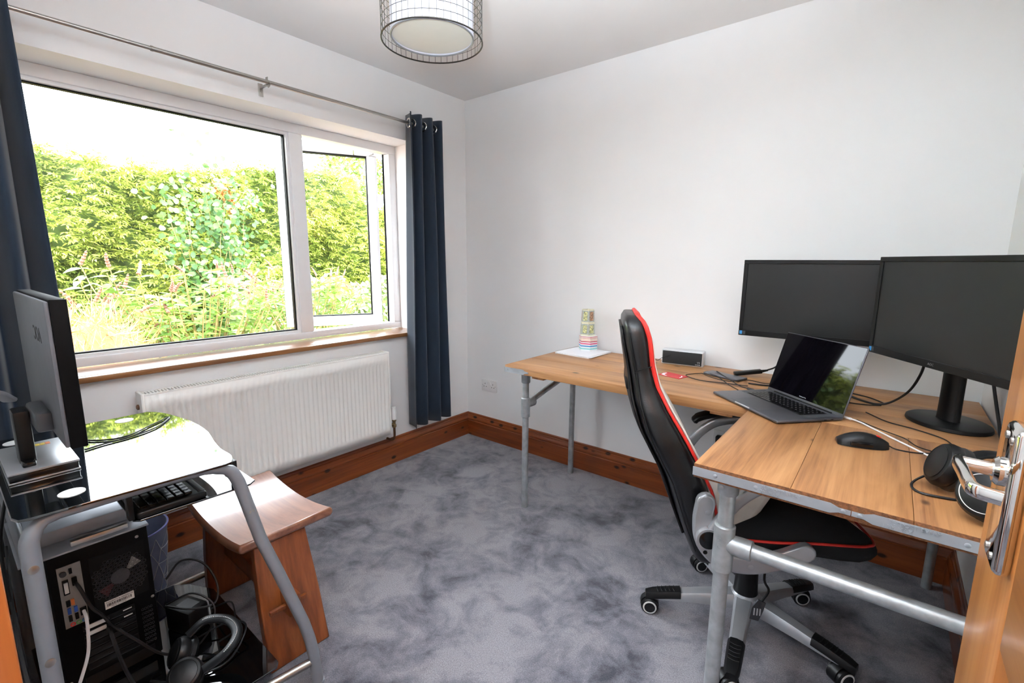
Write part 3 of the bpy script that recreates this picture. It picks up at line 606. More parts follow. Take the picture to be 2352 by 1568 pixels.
# headphones helper (local: two cups facing +-y, headband arc in xz-plane direction given)
def headphones(label, mtx, cup_gap, cup_r, band_pts, logo, stitch=False):
    t = thing('headphones', label, 'headphones', mtx=mtx)
    for s, (cx, cy, cz), tl in cup_gap:
        Q = Matrix.Translation((cx, cy, cz)) @ tl
        c = bpy.data.objects.new('ear_cup', None); COL.objects.link(c); c.parent = t
        b = bmnew(); lathe(b, [(cup_r*0.92, 0), (cup_r, 0.006), (cup_r, 0.018), (cup_r*0.9, 0.028), (cup_r*0.72, 0.032), (cup_r*0.0, 0.033)], 32, Q); obj('cup_shell', b, m_black, c)
        b = bmnew(); lathe(b, [(cup_r*0.55, -0.003), (cup_r*0.62, -0.018), (cup_r*0.85, -0.022), (cup_r*1.02, -0.014), (cup_r*1.02, -0.004), (cup_r*0.92, 0.001)], 32, Q); obj('cushion', b, m_leather, c)
        b = bmnew(); tube(b, [Q @ Vector((cup_r*0.76*math.cos(a*PI/24), cup_r*0.76*math.sin(a*PI/24), 0.0318)) for a in range(48)], 0.0009, 6, closed=True); obj('trim_ring', b, m_ring if logo and s == 1 else m_black, c)
        if logo and s == 1:
            b = bmnew()
            for (x0, y0, x1, y1) in ((-0.012, -0.007, 0.012, -0.005), (-0.012, 0.005, 0.012, 0.007), (-0.012, -0.007, -0.010, 0.007), (0.010, -0.007, 0.012, 0.007)): box(b, (x0, y0, 0.033), (x1, y1, 0.0338), mtx=Q)
            prism(b, [(-0.006, -0.005), (-0.001, -0.005), (0.001, 0.005), (-0.004, 0.005)], 'z', 0.033, 0.0338, Q); prism(b, [(0.002, -0.005), (0.004, -0.005), (0.006, 0.005), (0.004, 0.005)], 'z', 0.033, 0.0338, Q)
            obj('logo', b, m_inkw, c, smooth=False)
    P = spline(band_pts, 6)
    b = bmnew(); tube(b, P, 1.0, 12, flat=(0.030, 0.010)); hb = obj('headband', b, m_leather, t)
    if stitch:
        for k in range(6, len(P)-6, 1):
            if k % 2: continue
        b = bmnew()
        for k in range(5, len(P)-6):
            for q in (0.25, 0.75):
                p = P[k].lerp(P[k+1], q); tt = (P[k+1]-P[k]).normalized(); box(b, (-0.0016, -0.0007, -0.0007), (0.0016, 0.0007, 0.0007), mtx=Matrix.Translation(p + Vector((0, 0, 0.0075))) @ tt.to_track_quat('X', 'Z').to_matrix().to_4x4())
        obj('stitching', b, m_ring, hb, smooth=False)
    return t
ry = lambda a: Matrix.Rotation(math.radians(a), 4, 'Y'); rx = lambda a: Matrix.Rotation(math.radians(a), 4, 'X'); rzm = lambda a: Matrix.Rotation(math.radians(a), 4, 'Z')
headphones('black over-ear headphones lying on the return desk behind the door handle', Matrix.Translation((2.60, -1.08, ZD+0.003)),
           [(1, (0.048, -0.125, 0.054), rzm(-30) @ rx(66)), (-1, (-0.004, 0.005, 0.056), rzm(-75) @ rx(70))], 0.052,
           [(0.02, 0.06, 0.06), (0.06, 0.10, 0.075), (0.11, 0.08, 0.08), (0.13, 0.0, 0.08), (0.12, -0.08, 0.075), (0.075, -0.12, 0.06)], True)
cable('headphone_cable', [(2.585, -1.05, ZD+0.035), (2.555, -1.055, ZD+0.02), (2.532, -1.085, ZD+0.004), (2.545, -1.13, ZD+0.004), (2.60, -1.125, ZD+0.004), (2.63, -1.11, ZD+0.004)], 0.0028, m_cable, 'short looped black cable beside the headphones on the return desk')

# speaker
sp = thing('bluetooth_speaker', 'small silver box speaker with black mesh front against the wall', 'speaker', (1.640, -0.085, ZD), math.radians(7))
b = bmnew(); box(b, (-0.103, -0.03, 0.0), (0.103, 0.032, 0.078), r=0.006, seg=3); obj('case', b, M('pale_silver_case', (206, 208, 210), 0.4, 0.2), sp)
b = bmnew(); box(b, (-0.098, -0.0335, 0.006), (0.096, -0.028, 0.071), r=0.004); gr = obj('grille', b, M('speaker_mesh', (30, 31, 33), 0.7, var=0.5, scale=900, bmp=0.4), sp)
text('logo', 'V3', 0.013, frame_mtx((0.082, -0.0337, 0.023), (1, 0, 0), (0, 0, 1)), m_inkw, gr, 0.0002); b = bmnew()
for k, ww in enumerate((0.003, 0.0026, 0.0034, 0.0028, 0.0032, 0.003)): box(b, (0.066+k*0.0042, -0.0339, 0.0105), (0.066+k*0.0042+ww, -0.0334, 0.0142))
obj('small_print', b, m_inkw, gr, smooth=False)
cable('aux_cable', [(1.60, -0.118, ZD+0.058), (1.585, -0.125, ZD+0.05), (1.545, -0.135, ZD+0.03), (1.52, -0.12, ZD+0.012), (1.49, -0.09, ZD+0.01), (1.46, -0.075, ZD+0.006), (1.38, -0.08, ZD+0.004)], 0.0014, m_cable, 'thin black lead running out of the small speaker')

# notebook, striped note block, pen holder
nb = thing('notebook', 'white spiral notebook lying under the striped block', 'notebook', (1.085, -0.15, ZD), math.radians(-4))
for k, (r_, dx) in enumerate(((0, 0), (3, 0.006), (-2, -0.004))):
    b = bmnew(); box(b, (-0.115, -0.118, k*0.003), (0.115, 0.118, k*0.003+0.0026), mtx=Matrix.Translation((dx, 0, 0)) @ rzm(r_)); obj('page_block', b, m_paper, nb, smooth=False)
b = bmnew()
for k in range(30): y = -0.112+k*0.0077; tube(b, [(-0.115+0.006*math.cos(a*PI/4), y, 0.006+0.006*math.sin(a*PI/4)) for a in range(8)], 0.0008, 4, closed=True)
obj('spiral_binding', b, m_steel, nb)
bl = thing('striped_block', 'hexagonal striped note block below the pen tower', 'note block', (1.076, -0.082, ZD+0.0092), math.radians(12))
hexp = lambda r, t=0: [(r*math.cos(PI*k/3+t), r*math.sin(PI*k/3+t)) for k in range(6)]
strips = [(0.0, 0.009, m_white), (0.009, 0.017, m_aqua), (0.017, 0.025, m_white), (0.025, 0.032, m_blue), (0.032, 0.039, m_white), (0.039, 0.046, m_pink), (0.046, 0.053, m_white), (0.053, 0.058, m_rcard), (0.058, 0.064, m_white), (0.064, 0.067, m_peach), (0.067, 0.073, m_white), (0.073, 0.076, m_org), (0.076, 0.081, m_white), (0.081, 0.084, m_rcard), (0.084, 0.088, m_white)]
for a, c, mm in strips: b = bmnew(); prism(b, hexp(0.0555 if mm is m_white else 0.0557), 'z', a, c); obj('stripe', b, mm, bl, smooth=False)
ph = thing('pen_tower', 'hexagonal card tower with small framed pictures on top of striped block', 'ornament', (1.070, -0.082, ZD+0.0972), math.radians(5))
b = bmnew(); loft(b, [[(x, y, 0.0) for x, y in hexp(0.046)], [(x, y, 0.152) for x, y in hexp(0.038)], [(x*0.93, y*0.93, 0.152) for x, y in hexp(0.038)], [(x*0.9, y*0.9, 0.10) for x, y in hexp(0.040)]]); obj('body', b, m_ivory, ph, smooth=False)
for k in range(6):
    for z0, z1, mm in ((0.008, 0.068, m_moss), (0.082, 0.146, m_mocha if k % 2 else m_moss)):
        am = PI*k/3+PI/6
        def q(z, s, e): r = (0.046-0.008*z/0.152)*math.cos(PI/6)+e; hw = (0.046-0.008*z/0.152)*0.5*s; return Vector((r*math.cos(am)-hw*math.sin(am), r*math.sin(am)+hw*math.cos(am), z))
        for s, e, m_, nm in ((0.95, 0.0006, m_slate, 'picture_border'), (0.62, 0.001, mm, 'picture')):
            zi = 0.0 if nm == 'picture_border' else 0.006
            b = bmnew(); loft(b, [[q(z0+zi, -s, -0.001), q(z0+zi, s, -0.001), q(z1-zi, s, -0.001), q(z1-zi, -s, -0.001)], [q(z0+zi, -s, e), q(z0+zi, s, e), q(z1-zi, s, e), q(z1-zi, -s, e)]]); obj(nm, b, m_, ph, smooth=False)
# red card / coaster
ca = thing('red_card', 'red rounded card lying on the desk behind the chair', 'card', (1.69, -0.36, ZD), math.radians(-14))
b = bmnew(); box(b, (-0.058, -0.04, 0), (0.058, 0.04, 0.002), r=0.0009, seg=1); obj('card', b, m_rcard, ca)
b = bmnew(); prism(b, [(-0.05, 0.02), (-0.054, 0.0), (-0.046, -0.026), (-0.02, -0.035), (-0.012, -0.028), (-0.034, -0.02), (-0.04, 0.0), (-0.042, 0.016)], 'z', 0.0019, 0.0023); obj('white_print', b, m_paper, ca, smooth=False)
b = bmnew(); prism(b, [(0.035, 0.02), (0.048, 0.002), (0.050, -0.02), (0.045, -0.02), (0.043, 0.0), (0.032, 0.016)], 'z', 0.0019, 0.0023); obj('white_print', b, m_paper, ca, smooth=False)

# hub / adapters and cable tangle on the desk
hb = thing('docking_hub', 'slim grey docking hub among the cables left of the laptop', 'hub', (1.885, -0.235, ZD), math.radians(-20))
b = bmnew(); box(b, (-0.09, -0.035, 0.001), (0.09, 0.035, 0.012), r=0.003); obj('case', b, m_alu, hb)
b = bmnew(); box(b, (-0.1, -0.012, 0.003), (-0.09, 0.012, 0.010), r=0.002); obj('plug', b, m_dgrey, hb)
ad = thing('video_adapter', 'black cable adapter block resting on the grey hub', 'adapter', (1.965, -0.155, ZD+0.012), math.radians(30))
b = bmnew(); box(b, (-0.06, -0.015, 0), (0.06, 0.015, 0.017), r=0.004, mtx=ry(-8)); obj('case', b, m_black, ad)
b = bmnew(); cyl(b, (0.058, 0, 0.016), (0.085, 0, 0.022), 0.007, 10, 0.004); obj('strain_relief', b, m_black, ad)
z = ZD+0.003
cable('monitor_cable', [(2.035, -0.115, ZD+0.034), (2.065, -0.095, ZD+0.05), (2.085, -0.075, ZD+0.08), (2.10, -0.07, ZD+0.075), (2.13, -0.075, ZD+0.05), (2.20, -0.09, ZD+0.03), (2.26, -0.1, ZD+0.02)], 0.0038, m_cable, 'thick black lead arching from the adapter to behind the laptop')
cable('usb_cable', [(1.79, -0.25, z+0.004), (1.75, -0.28, z), (1.74, -0.33, z), (1.82, -0.38, z), (1.93, -0.37, z+0.002), (2.01, -0.35, z)], 0.0018, m_cable, 'thin black lead looped in front of the grey hub')
cable('usb_cable', [(1.79, -0.27, z+0.008), (1.85, -0.33, z+0.01), (1.93, -0.35, z+0.008), (1.99, -0.30, z+0.014), (2.05, -0.27, z+0.004), (2.10, -0.26, z+0.004)], 0.0018, m_cable, 'thin black lead crossing over the grey hub')
cable('usb_cable', [(1.80, -0.215, z+0.002), (1.87, -0.31, z+0.014), (1.95, -0.41, z+0.006), (1.985, -0.44, z+0.002), (1.995, -0.455, z+0.002)], 0.0022, m_cable, 'black lead reaching from hub to the near corner of the laptop')
st_ = thing('usb_plug_lead', 'black lead ending in a small plug between hub and laptop', 'cable', (0, 0, 0))
obj('lead', tube(bmnew(), spline([(1.84, -0.2, z+0.012), (1.93, -0.33, z+0.012), (1.985, -0.385, z+0.004), (2.02, -0.405, z+0.003)], 8), 0.0024, 6), m_cable, st_)
b = bmnew(); cyl(b, (2.02, -0.405, z+0.003), (2.047, -0.42, z+0.003), 0.0048, 8); obj('plug', b, m_black, st_)
cable('power_cable', [(2.00, -0.30, z), (2.06, -0.29, z), (2.12, -0.26, z), (2.2, -0.22, z), (2.26, -0.2, z)], 0.003, m_cable, 'black lead running from the hub under the laptop screen')
cable('video_cable', [(2.56, -0.43, 1.0), (2.552, -0.40, 0.93), (2.53, -0.36, 0.86), (2.49, -0.33, z+0.02), (2.45, -0.33, z+0.002), (2.40, -0.30, z), (2.35, -0.24, z), (2.30, -0.2, z)], 0.0042, m_cable, 'thick black lead drooping from the angled monitor to the desk')
cable('video_cable', [(2.47, -0.325, z+0.006), (2.46, -0.28, z), (2.42, -0.23, z), (2.36, -0.2, z), (2.30, -0.19, z)], 0.0024, m_cable, 'thin black lead beside the thick monitor lead')
cable('video_cable', [(2.46, -0.335, z), (2.42, -0.355, z), (2.38, -0.365, z), (2.34, -0.36, z), (2.28, -0.33, z)], 0.0022, m_cable, 'thin black lead bending behind the laptop hinge')
cable('power_cable', [(2.74, -0.30, 0.93), (2.745, -0.36, 0.88), (2.75, -0.45, 0.82), (2.75, -0.52, ZD+0.006), (2.748, -0.60, ZD+0.005)], 0.0048, m_cable, 'thick black lead hanging behind the angled monitor stand')
cable('charger_cable', [(2.372, -0.602, ZD+0.008), (2.41, -0.625, ZD+0.006), (2.45, -0.67, ZD+0.003), (2.52, -0.765, ZD+0.003), (2.60, -0.865, ZD+0.003), (2.68, -0.90, ZD+0.003), (2.75, -0.90, ZD+0.003)], 0.0026, m_white, 'white charging lead running from the laptop across the return desk')
b = bmnew(); cyl(b, (2.352, -0.592, ZD+0.0078), (2.385, -0.611, ZD+0.0075), 0.0042, 10); tag(obj('charger_plug', b, m_white), 'white plug in the side of the laptop', 'plug')
cable('mouse_cable', [(2.484, -0.835, ZD+0.010), (2.505, -0.835, ZD+0.003), (2.55, -0.83, ZD+0.003), (2.60, -0.80, ZD+0.006), (2.635, -0.765, ZD+0.003), (2.635, -0.72, ZD+0.003), (2.615, -0.64, ZD+0.003), (2.55, -0.585, ZD+0.003), (2.48, -0.55, ZD+0.003), (2.42, -0.47, ZD+0.003)], 0.0018, m_cable, 'thin black lead from the mouse looping past the monitor foot')
cable('mouse_cable', [(2.40, -0.60, ZD+0.005), (2.46, -0.68, ZD+0.010), (2.52, -0.74, ZD+0.012), (2.55, -0.80, ZD+0.012), (2.60, -0.83, ZD+0.011), (2.64, -0.87, ZD+0.004), (2.66, -0.93, ZD+0.02)], 0.0017, m_cable, 'thin black lead from laptop to the headphones crossing the white one')
cable('power_cable', [(1.84, -0.05, 0.39), (1.83, -0.09, 0.36), (1.78, -0.08, 0.30), (1.70, -0.05, 0.28), (1.60, -0.04, 0.29), (1.5, -0.035, 0.32)], 0.003, m_cable, 'black lead hanging from the socket under the desk')

# ================================================================== OFFICE CHAIR (local: x forward, y left)
ch = thing('office_chair', 'black racing style swivel chair with red piping and silver arms', 'chair', (2.15, -0.78, 0), math.radians(28))
def interp(tab, z):
    tab = sorted(tab)
    if z <= tab[0][0]: return tab[0][1]
    for (a, va), (c, vc) in zip(tab, tab[1:]):
        if z <= c: t = (z-a)/(c-a); return va+(vc-va)*t
    return tab[-1][1]
FRT = [(0.335, -0.165), (0.37, -0.150), (0.45, -0.155), (0.512, -0.165), (0.611, -0.190), (0.693, -0.232), (0.773, -0.277), (0.853, -0.327), (0.919, -0.362), (0.986, -0.381), (1.066, -0.392), (1.115, -0.408), (1.137, -0.43)]
BCK = [(0.335, -0.205), (0.37, -0.232), (0.499, -0.284), (0.64, -0.333), (0.777, -0.406), (0.873, -0.437), (0.955, -0.449), (1.049, -0.470), (1.115, -0.482), (1.137, -0.472)]
HWD = [(0.335, 0.16), (0.35, 0.19), (0.37, 0.205), (0.42, 0.215), (0.5, 0.225), (0.64, 0.238), (0.76, 0.235), (0.84, 0.215), (0.90, 0.188), (0.96, 0.172), (1.05, 0.165), (1.10, 0.155), (1.125, 0.135), (1.137, 0.10)]
zs = [0.335+0.802*k/48 for k in range(49)]
def sgnp(v, e): return math.copysign(abs(v)**e, v)
rings = []
for z in zs:
    f, k_, hw = interp(FRT, z), interp(BCK, z), interp(HWD, z); mid, hf = (f+k_)/2, (f-k_)/2
    rings.append([(mid+hf*sgnp(math.cos(a), 0.5) - (0.028*(1-abs(math.sin(a)))**1.5 if math.cos(a) > 0 and 0.42 < z < 1.08 else 0), hw*sgnp(math.sin(a), 0.42), z) for a in [2*PI*j/36 for j in range(36)]])
b = bmnew(); loft(b, rings); obj('backrest', b, m_leather, ch, ang=70)
rw = lambda z: 0.0048+0.0026*max(0, min(1, (z-0.86)/0.12))
pth = [(interp(FRT, z)-0.004, -interp(HWD, z)*0.955, z) for z in zs[6:]] + [(interp(FRT, 1.137)-0.004, y, 1.139) for y in (-0.05, 0, 0.05)] + [(interp(FRT, z)-0.004, interp(HWD, z)*0.955, z) for z in reversed(zs[6:])]
b = bmnew(); tube(b, pth, [rw(p[2]) for p in pth], 8); part(obj('red_piping', b, m_red, ch), 'red piping round the front edge of the backrest')
b = bmnew()
def cp_fn(u, v): z = 0.46+0.60*v; hw = interp(HWD, z)*0.80; y = hw*(2*u-1); return (interp(FRT, z)+0.001-0.030*(1-abs(2*u-1))**1.5+0.004, y, z)
grid(b, cp_fn, 12, 24); part(obj('centre_panel', b, m_cream, ch, ang=80, solid=0.006), 'cream cloth centre of the backrest')
for s in (-1, 1):
    b = bmnew(); tube(b, [((interp(BCK, z)+0.018), s*(interp(HWD, z)+0.0009), z) for z in zs[4:-3]], 0.0016, 6); obj('side_seam', b, m_black, ch)
b = bmnew(); tube(b, spline([(interp(BCK, 0.965)+0.012, -interp(HWD, 0.965)-0.001, 0.962), (-0.42, -interp(HWD, 0.97)-0.001, 0.975), (interp(FRT, 0.98)-0.008, -interp(HWD, 0.98)-0.001, 0.985)], 4), 0.0012, 5); obj('head_seam', b, m_black, ch)
# shell on the back
b = bmnew()
def sh_fn(u, v): z = 0.42+0.68*v; hw = interp(HWD, z)*0.78*(0.85+0.15*math.sin(PI*v)); y = hw*(2*u-1); return (interp(BCK, z)-0.003-0.012*math.sin(PI*u)*math.sin(PI*v), y, z)
grid(b, sh_fn, 10, 20); obj('back_shell', b, m_black, ch, ang=80, solid=0.008)
b = bmnew(); box(b, (interp(BCK, 0.90)-0.018, -0.09, 0.885), (interp(BCK, 0.90)-0.002, 0.09, 0.93), r=0.01); obj('belt_slot', b, m_gasket, ch)
# seat
SX = [(-0.20, 0.43, 0.49), (-0.12, 0.418, 0.51), (-0.06, 0.415, 0.55), (0.0, 0.415, 0.60), (0.06, 0.415, 0.613), (0.12, 0.415, 0.605), (0.18, 0.415, 0.575), (0.225, 0.418, 0.54), (0.255, 0.428, 0.515), (0.272, 0.455, 0.495)]
rings = []
for x, z0, z1 in SX:
    hw = 0.25 if x < 0.2 else 0.25-0.35*(x-0.2)
    if x < -0.15: hw = 0.225
    ring = []
    for j in range(32):
        a = 2*PI*j/32; y = hw*sgnp(math.cos(a), 0.55); s = math.sin(a)
        top = z1 - 0.045*max(0, 1-(y/(hw*0.8))**2) if s > 0 else z0
        zm = (z0+z1)/2-0.01; ring.append((x, y, zm+(top-zm)*abs(s)**0.5))
    rings.append(ring)
b = bmnew(); loft(b, rings); obj('seat', b, m_mesh, ch, ang=70)
b = bmnew(); prism(b, [(-0.19, 0.46), (-0.10, 0.47), (-0.055, 0.52), (-0.015, 0.60), (-0.012, 0.64), (-0.05, 0.655), (-0.14, 0.66), (-0.20, 0.655)], 'y', -0.205, -0.02)
o = obj('lumbar_cushion', b, m_cream, ch, ang=60); part(o, 'cream cloth pad between backrest and seat'); mo = o.modifiers.new('bevel', 'BEVEL'); mo.width = 0.02; mo.segments = 3
b = bmnew(); pp = [(-0.16, -0.245, 0.478), (-0.02, -0.252, 0.484), (0.09, -0.252, 0.494), (0.18, -0.250, 0.497), (0.24, -0.235, 0.494), (0.272, -0.19, 0.490), (0.276, 0, 0.49), (0.272, 0.19, 0.490), (0.24, 0.235, 0.494), (0.18, 0.25, 0.497), (0.0, 0.252, 0.485), (-0.16, 0.245, 0.478)]
tube(b, spline(pp, 5), 0.0042, 8); part(obj('seat_piping', b, m_red, ch), 'red piping round the seat side')
b = bmnew(); box(b, (-0.13, -0.10, 0.385), (0.12, 0.10, 0.432), r=0.012); obj('tilt_mechanism', b, m_black, ch)
for s in (-1, 1):
    Y = s*0.268; b = bmnew()
    ctr = [(-0.222, 0.603), (-0.227, 0.54), (-0.216, 0.475), (-0.168, 0.424), (-0.09, 0.414), (-0.01, 0.437), (0.062, 0.474)]
    P = [Vector((x, 0, z)) for x, z in ctr]; P = spline(P, 6); L, Rr = [], []
    for k, p in enumerate(P):
        t = (P[min(k+1, len(P)-1)]-P[max(k-1, 0)]).normalized(); nn = Vector((t.z, 0, -t.x)); wd = 0.027
        L.append(p+nn*wd); Rr.append(p-nn*wd)
    def arc(c, a, bq): # rounded end
        out = []; r = (a-c).length; v0 = a-c; ax = Vector((0, 1, 0))
        for q in range(1, 6): out.append(c + Matrix.Rotation(PI*q/6, 3, ax) @ v0)
        return out
    e1 = arc(P[-1], L[-1], Rr[-1]); e0 = arc(P[0], Rr[0], L[0])
    if (e1[2]-P[-2]).length < (L[-1]-P[-2]).length: e1 = [P[-1]+(P[-1]-x) + 0*x for x in e1][::-1]
    if (e0[2]-P[1]).length < (L[0]-P[1]).length: e0 = [P[0]+(P[0]-x) for x in e0][::-1]
    poly = [(v.x, v.z) for v in L + e1 + list(reversed(Rr)) + e0]
    prism(b, poly, 'y', Y-0.014, Y+0.014); bo = obj('arm_bracket', b, m_silver, ch, ang=50); mo = bo.modifiers.new('bevel', 'BEVEL'); mo.width = 0.006; mo.segments = 3; mo.limit_method = 'ANGLE'
    b = bmnew(); cyl(b, (-0.212, Y, 0.498), (-0.212, Y+s*0.034, 0.498), 0.034, 28); obj('pivot_housing', b, m_silver, ch)
    b = bmnew(); lathe(b, [(0.0275, 0), (0.0275, 0.003), (0.022, 0.004)], 24, frame_mtx((-0.212, Y+s*0.034, 0.498), (1, 0, 0), (0, 0, -s), (0, s, 0))); obj('pivot_cap', b, m_blackg, ch)
    b = bmnew(); YA = Y+s*0.018
    tube(b, spline([(-0.205, YA, 0.512), (-0.178, YA, 0.56), (-0.137, YA, 0.622), (-0.08, YA, 0.668), (0.0, YA, 0.688), (0.09, YA, 0.694), (0.14, YA, 0.69)], 6), 1.0, 14, flat=(0.034, 0.026), up=(0, 1, 0)); obj('armrest_arm', b, m_silver, ch)
    b = bmnew(); tube(b, spline([(-0.165, YA, 0.668), (-0.14, YA, 0.690), (-0.08, YA, 0.707), (0.0, YA, 0.714), (0.10, YA, 0.712), (0.15, YA, 0.70)], 5), [0.55]+[0.9]*3+[1.0]*20+[0.85, 0.5], 14, flat=(0.024, 0.062) , up=(0, 1, 0)); obj('armrest_pad', b, m_black, ch)
    for x, z in ((-0.215, 0.575), (-0.085, 0.414)): rivet((x, Y+s*0.014, z), (0, s, 0), 0.0085, m_silver, ch, 'screw_cover')
    b = bmnew(); cyl(b, (-0.215, Y+s*0.0145, 0.446), (-0.215, Y+s*0.0150, 0.446), 0.0065, 12); obj('screw_hole', b, m_gasket, ch)
b = bmnew(); lathe(b, [(0.041, 0.135), (0.039, 0.15), (0.035, 0.24), (0.035, 0.245)], 24); lathe(b, [(0.026, 0.24), (0.026, 0.40)], 20); obj('gas_column', b, m_black, ch)
b = bmnew(); tube(b, spline([(0.0, -0.05, 0.40), (0.02, -0.10, 0.34), (0.015, -0.12, 0.27), (0.03, -0.125, 0.235), (0.012, -0.125, 0.19), (0.0, -0.125, 0.14)], 5), 0.004, 6); obj('lever_rod', b, m_black, ch)
b = bmnew(); tube(b, [(0.012, -0.127, 0.195), (0.0, -0.127, 0.165), (-0.008, -0.127, 0.125)], [0.7, 1.0, 0.8], 12, flat=(0.04, 0.010), up=(0, 1, 0)); lv = obj('lever_paddle', b, m_dgrey, ch)
b = bmnew()
for k in range(3): box(b, (-0.012+k*0.009, -0.1335, 0.145), (-0.0085+k*0.009, -0.132, 0.170))
obj('lever_print', b, m_inkw, lv, smooth=False)
# five star base
b = bmnew(); lathe(b, [(0.045, 0.075), (0.056, 0.085), (0.052, 0.125), (0.042, 0.14)], 28); obj('base_hub', b, m_silver, ch)
cen = Vector((2.15, -0.78))
for k, an in enumerate((206.6, 277, 349, 60.5, 133)):
    a = math.radians(an-28); d = Vector((math.cos(a), math.sin(a), 0)); s = Vector((-d.y, d.x, 0)); rr = 0.315
    def sec(r, wd, zt, zb):
        c = d*r
        return [c+s*wd*0.5+Vector((0, 0, zb)), c+s*wd*0.5+Vector((0, 0, zt-0.014)), c+s*wd*0.36+Vector((0, 0, zt-0.003)), c+Vector((0, 0, zt)), c-s*wd*0.36+Vector((0, 0, zt-0.003)), c-s*wd*0.5+Vector((0, 0, zt-0.014)), c-s*wd*0.5+Vector((0, 0, zb))]
    b = bmnew(); loft(b, [sec(0.035, 0.066, 0.135, 0.085), sec(0.09, 0.058, 0.128, 0.082), sec(0.18, 0.05, 0.113, 0.076), sec(0.27, 0.046, 0.096, 0.068), sec(0.325, 0.042, 0.084, 0.064), sec(0.342, 0.03, 0.078, 0.066)]); obj('base_arm', b, m_silver, ch, ang=40)
    b = bmnew(); loft(b, [[p+Vector((0, 0, 0.003)) for p in sec(r, w_, zt, zt-0.026)] for r, w_, zt in ((0.222, 0.052, 0.107), (0.27, 0.050, 0.099), (0.32, 0.046, 0.088), (0.345, 0.034, 0.080))]); gp = obj('foot_grip', b, m_black, ch, ang=40)
    for q in range(5):
        b = bmnew(); c = d*(0.245+q*0.014)+Vector((0, 0, 0.1065-q*0.0028)); tube(b, spline([c-s*0.016, c+d*0.004, c+s*0.016], 3), 0.0012, 5); obj('grip_rib', b, m_black, gp)
    # castor: twin wheels with white rings, trailing sideways
    cw = math.radians(-51-28+(-14, 6, 10, -8, 4)[k]); cs = Vector((math.cos(cw), math.sin(cw), 0)); ca = Vector((cs.y, -cs.x, 0)); c0 = d*rr + ca*0.014 + Vector((0, 0, 0.031))
    cst = bpy.data.objects.new('castor', None); COL.objects.link(cst); cst.parent = ch
    for sd_ in (-1, 1):
        b = bmnew(); lathe(b, [(0.026, 0.004), (0.031, 0.008), (0.031, 0.022), (0.027, 0.026), (0.005, 0.027)], 24, frame_mtx(c0, ca, Vector((0, 0, sd_)), cs*sd_)); obj('wheel', b, m_black, cst)
        b = bmnew(); lathe(b, [(0.0245, 0.0255), (0.0245, 0.0278), (0.0195, 0.0282), (0.0195, 0.0255)], 24, frame_mtx(c0, ca, Vector((0, 0, sd_)), cs*sd_)); part(obj('wheel_ring', b, m_ring, cst), 'white ring')
        b = bmnew(); lathe(b, [(0.0195, 0.0255), (0.0195, 0.0286), (0.014, 0.0300), (0.001, 0.0302)], 24, frame_mtx(c0, ca, Vector((0, 0, sd_)), cs*sd_)); obj('wheel_cap', b, m_blackg, cst)
    b = bmnew(); cyl(b, d*rr+Vector((0, 0, 0.03)), d*rr+Vector((0, 0, 0.072)), 0.010, 12); lathe(b, [(0.033, -0.012), (0.034, 0.0), (0.034, 0.012)], 20, frame_mtx(c0+Vector((0, 0, 0.004)), ca, Vector((0, 0, 1)))); obj('castor_hood', b, m_black, cst)

# ================================================================== COMPUTER TROLLEY
GZ = 0.785
tr = thing('computer_trolley', 'computer trolley with black glass shelves on curved grey tube legs', 'trolley')
def gslab(nm, poly, z, th=0.006, m=m_bglass):
    b = bmnew(); prism(b, poly, 'z', z-th, z); o = obj(nm, b, m, tr, ang=30); mo = o.modifiers.new('bevel', 'BEVEL'); mo.width = 0.0015; mo.segments = 2; mo.limit_method = 'ANGLE'; return o
front = [tuple(v)[:2] for v in spline([(1.147, -2.058, 0), (1.10, -2.040, 0), (1.03, -2.040, 0), (0.95, -2.030, 0), (0.84, -2.012, 0), (0.70, -2.012, 0), (0.56, -2.035, 0), (0.50, -2.055, 0)], 5)]
gslab('glass_top', [(0.475, -2.44), (0.49, -2.455), (1.10, -2.455), (1.122, -2.447), (1.128, -2.43)] + [(1.150, -2.075)] + front + [(0.475, -2.075)], GZ)
gslab('keyboard_tray', [(0.52, -2.26), (1.082, -2.262), (1.095, -2.25), (1.10, -2.0), (1.085, -1.982), (0.54, -1.982), (0.52, -2.0)], 0.687, 0.005)
gslab('lower_shelf', [(0.46, -2.44), (1.12, -2.44), (1.128, -2.43), (1.128, -1.985), (1.11, -1.972), (0.60, -1.972), (0.50, -2.02), (0.46, -2.06)], 0.10, 0.006)
